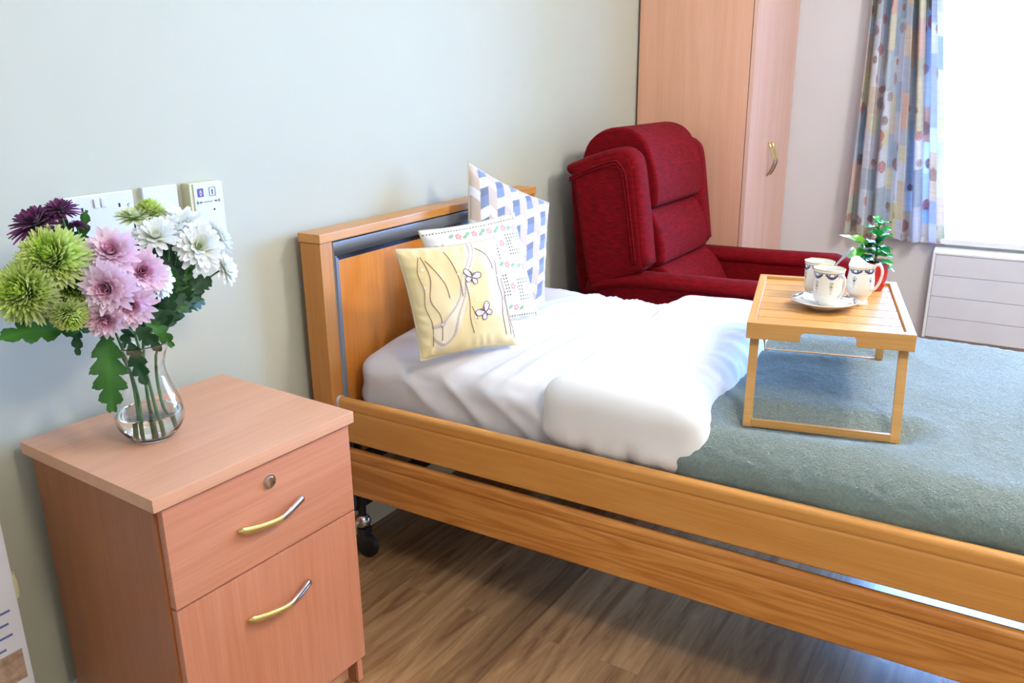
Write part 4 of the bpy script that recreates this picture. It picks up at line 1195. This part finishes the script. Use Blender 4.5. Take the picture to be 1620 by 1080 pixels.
def spray(label, foot, lean, heads, group=None):
    """foot: stem end in the water (vase local); heads: (centre, axis, R, kind)"""
    t = thing('chrysanthemum_spray', label, 'flowers', VV+Vector(foot), group='chrysanthemum sprays in the glass vase'); off = Vector(t.location)
    ctr = Vector((0, 0, 0))
    for h_ in heads: ctr += Vector(h_[0])
    ctr /= len(heads); nk = neck+Vector(lean)
    fork = nk.lerp(ctr, .38)
    bm = bmesh.new()
    path = bez(VV+Vector(foot), (VV+Vector(foot)).lerp(nk, .6), nk, fork, 16)
    tube(bm, [p-off for p in path], [.0036-.0012*i/16 for i in range(17)], 8)
    for (c, ax, R_, kd) in heads:
        ax = Vector(ax).normalized(); c = Vector(c)
        pb = bez(fork, fork+(fork-nk)*.3, c-ax*R_*.9-Vector((0, 0, .01)), c-ax*R_*.12, 10)
        tube(bm, [p-off for p in pb], [.0022-.0006*i/10 for i in range(11)], 6)
    link('stem', bm, 'stem', t, smooth='all')
    for (c, ax, R_, kd) in heads: bloom(t, Vector(c)-off, ax, R_, kd)
    return t, off
W1 = Vector
purple, of = spray('dark purple chrysanthemum spray at the upper left of the bouquet', (-.02, .01, .012), (-.012, .012, 0),
    [((-.175, -.20, 1.092), (-.45, -.15, .9), .046, 'purple'), ((-.140, -.215, 1.112), (-.2, -.3, .9), .030, 'purple'), ((-.106, -.20, 1.080), (.1, -.1, 1), .018, 'purple')])
serr_leaf(purple, W1((-.110, -.195, 1.03))-of, W1((-.085, -.20, 1.105))-of, .013, (-.7, -.7, .2), 0, 0, 4)
serr_leaf(purple, W1((-.108, -.20, 1.04))-of, W1((-.128, -.19, 1.10))-of, .012, (-.7, -.7, .2), 0, 1, 4)
lime, of = spray('lime green chrysanthemum spray filling the left side of the bouquet', (-.034, -.022, .010), (-.02, -.008, 0),
    [((-.185, -.25, 1.040), (-.55, -.55, .6), .056, 'green'), ((-.238, -.25, .995), (-.75, -.45, .35), .053, 'green'), ((-.150, -.235, .985), (-.4, -.75, .2), .046, 'green'),
     ((-.203, -.30, .957), (-.3, -.7, -.5), .030, 'green'), ((-.105, -.20, 1.0), (-.3, -.8, .4), .035, 'green')])
serr_leaf(lime, W1((-.140, -.262, .915))-of, W1((-.302, -.262, .934))-of, .032, (-.5, -.5, .75), .006, 0, 5)
serr_leaf(lime, W1((-.150, -.250, .925))-of, W1((-.225, -.245, .962))-of, .020, (-.5, -.6, .6), .01, 1, 4)
serr_leaf(lime, W1((-.170, -.255, .925))-of, W1((-.178, -.262, .872))-of, .010, (-.7, -.7, .2), 0, 1, 3)
serr_leaf(lime, W1((-.132, -.278, .908))-of, W1((-.156, -.300, .768))-of, .032, (-.66, -.70, .25), .0, 0, 5)
serr_leaf(lime, W1((-.175, -.255, .93))-of, W1((-.105, -.27, .895))-of, .020, (-.6, -.6, .5), .012, 0, 4)
pink, of = spray('pink chrysanthemum spray in the front centre of the bouquet', (.002, -.026, .010), (-.004, -.014, 0),
    [((-.103, -.285, 1.040), (-.45, -.65, .6), .044, 'pink'), ((-.140, -.318, .990), (-.75, -.6, .1), .046, 'pink'), ((-.062, -.300, 1.000), (-.35, -.85, .3), .045, 'pink'),
     ((-.108, -.325, .955), (-.5, -.8, -.1), .042, 'pink'), ((-.148, -.312, .938), (-.6, -.7, -.35), .036, 'pink')])
serr_leaf(pink, W1((-.085, -.275, .90))-of, W1((-.040, -.29, .845))-of, .016, (-.6, -.75, .2), .01, 1, 4)
serr_leaf(pink, W1((-.080, -.262, .87))-of, W1((-.077, -.285, .790))-of, .017, (-.6, -.75, .2), 0, 1, 4)
white, of = spray('white chrysanthemum spray on the right of the bouquet', (.030, -.010, .012), (.014, 0, 0),
    [((.016, -.24, 1.045), (-.3, -.5, .7), .040, 'white'), ((.088, -.22, 1.058), (.0, -.4, .9), .046, 'white'), ((.086, -.27, 1.018), (-.3, -.85, .35), .046, 'white'),
     ((.050, -.235, 1.050), (-.2, -.5, .8), .038, 'white'), ((.160, -.235, 1.022), (.75, -.5, .4), .038, 'white'), ((.150, -.255, .962), (.45, -.8, .25), .034, 'white'), ((-.012, -.27, .972), (.3, -.8, .2), .036, 'white')])
for (p, q, W_, dk) in (((.02, -.215, .93), (.105, -.225, .985), .024, 1), ((.01, -.215, .95), (.050, -.22, 1.03), .024, 1), ((.03, -.22, .90), (.125, -.235, .935), .020, 1), ((-.01, -.225, .90), (.055, -.25, .955), .020, 1),
                       ((.0, -.215, .90), (.0, -.20, 1.03), .020, 1), ((.035, -.215, .93), (.135, -.215, 1.00), .020, 1), ((-.02, -.23, .90), (.05, -.26, .905), .018, 0), ((.0, -.22, .88), (.07, -.235, .90), .018, 1), ((.05, -.22, .915), (.10, -.24, .905), .016, 0), ((-.03, -.225, .87), (-.055, -.26, .94), .016, 1)):
    serr_leaf(white, W1(p)-of, W1(q)-of, W_, (-.5, -.8, .3), .008, dk, 4)
rl = random.Random(77)
for k in range(30):
    a0_ = W1((rl.uniform(-.03, .07), rl.uniform(-.24, -.20), rl.uniform(.865, .965)))
    ang = rl.uniform(-.2, 1.9); L_ = rl.uniform(.055, .085)
    b0_ = a0_+W1((math.cos(ang)*L_, rl.uniform(-.02, .02), math.sin(ang)*L_))
    serr_leaf(white, a0_-of, b0_-of, rl.uniform(.014, .021), (-.5+rl.uniform(-.2, .2), -.8, .3), rl.uniform(0, .01), 1 if rl.random() < .8 else 0, 4)
for (p, q, W_, dk) in (((-.03, -.245, .875), (.045, -.265, .93), .018, 1), ((-.02, -.25, .865), (.065, -.25, .905), .017, 1), ((-.05, -.27, .90), (-.01, -.285, .845), .016, 0), ((.0, -.25, .87), (.02, -.265, .955), .018, 1),
                       ((.01, -.24, .87), (.105, -.24, .925), .018, 1), ((.02, -.235, .90), (.09, -.235, .975), .018, 0), ((-.06, -.26, .90), (-.10, -.27, .865), .013, 1), ((.0, -.23, .92), (.055, -.23, 1.0), .018, 1), ((-.055, -.255, .93), (.0, -.262, .985), .016, 1)):
    serr_leaf(white, W1(p)-of, W1(q)-of, W_, (-.5, -.8, .3), .008, dk, 4)
pale, of = spray('pale green and cream chrysanthemum spray at the top of the bouquet', (.016, .022, .012), (.006, .014, 0),
    [((.008, -.195, 1.078), (-.1, -.2, 1), .032, 'pale'), ((.045, -.19, 1.082), (.1, -.1, 1), .030, 'green'), ((.076, -.19, 1.072), (.3, -.2, .9), .022, 'pale')])
serr_leaf(pale, W1((.0, -.20, 1.0))-of, W1((.035, -.20, 1.055))-of, .018, (-.5, -.8, .3), .0, 0, 4)
serr_leaf(pale, W1((-.03, -.205, .96))-of, W1((-.045, -.21, 1.04))-of, .018, (-.5, -.8, .3), .0, 1, 4)
serr_leaf(pale, W1((.02, -.20, .93))-of, W1((.09, -.195, 1.02))-of, .020, (-.5, -.8, .3), .0, 1, 4)
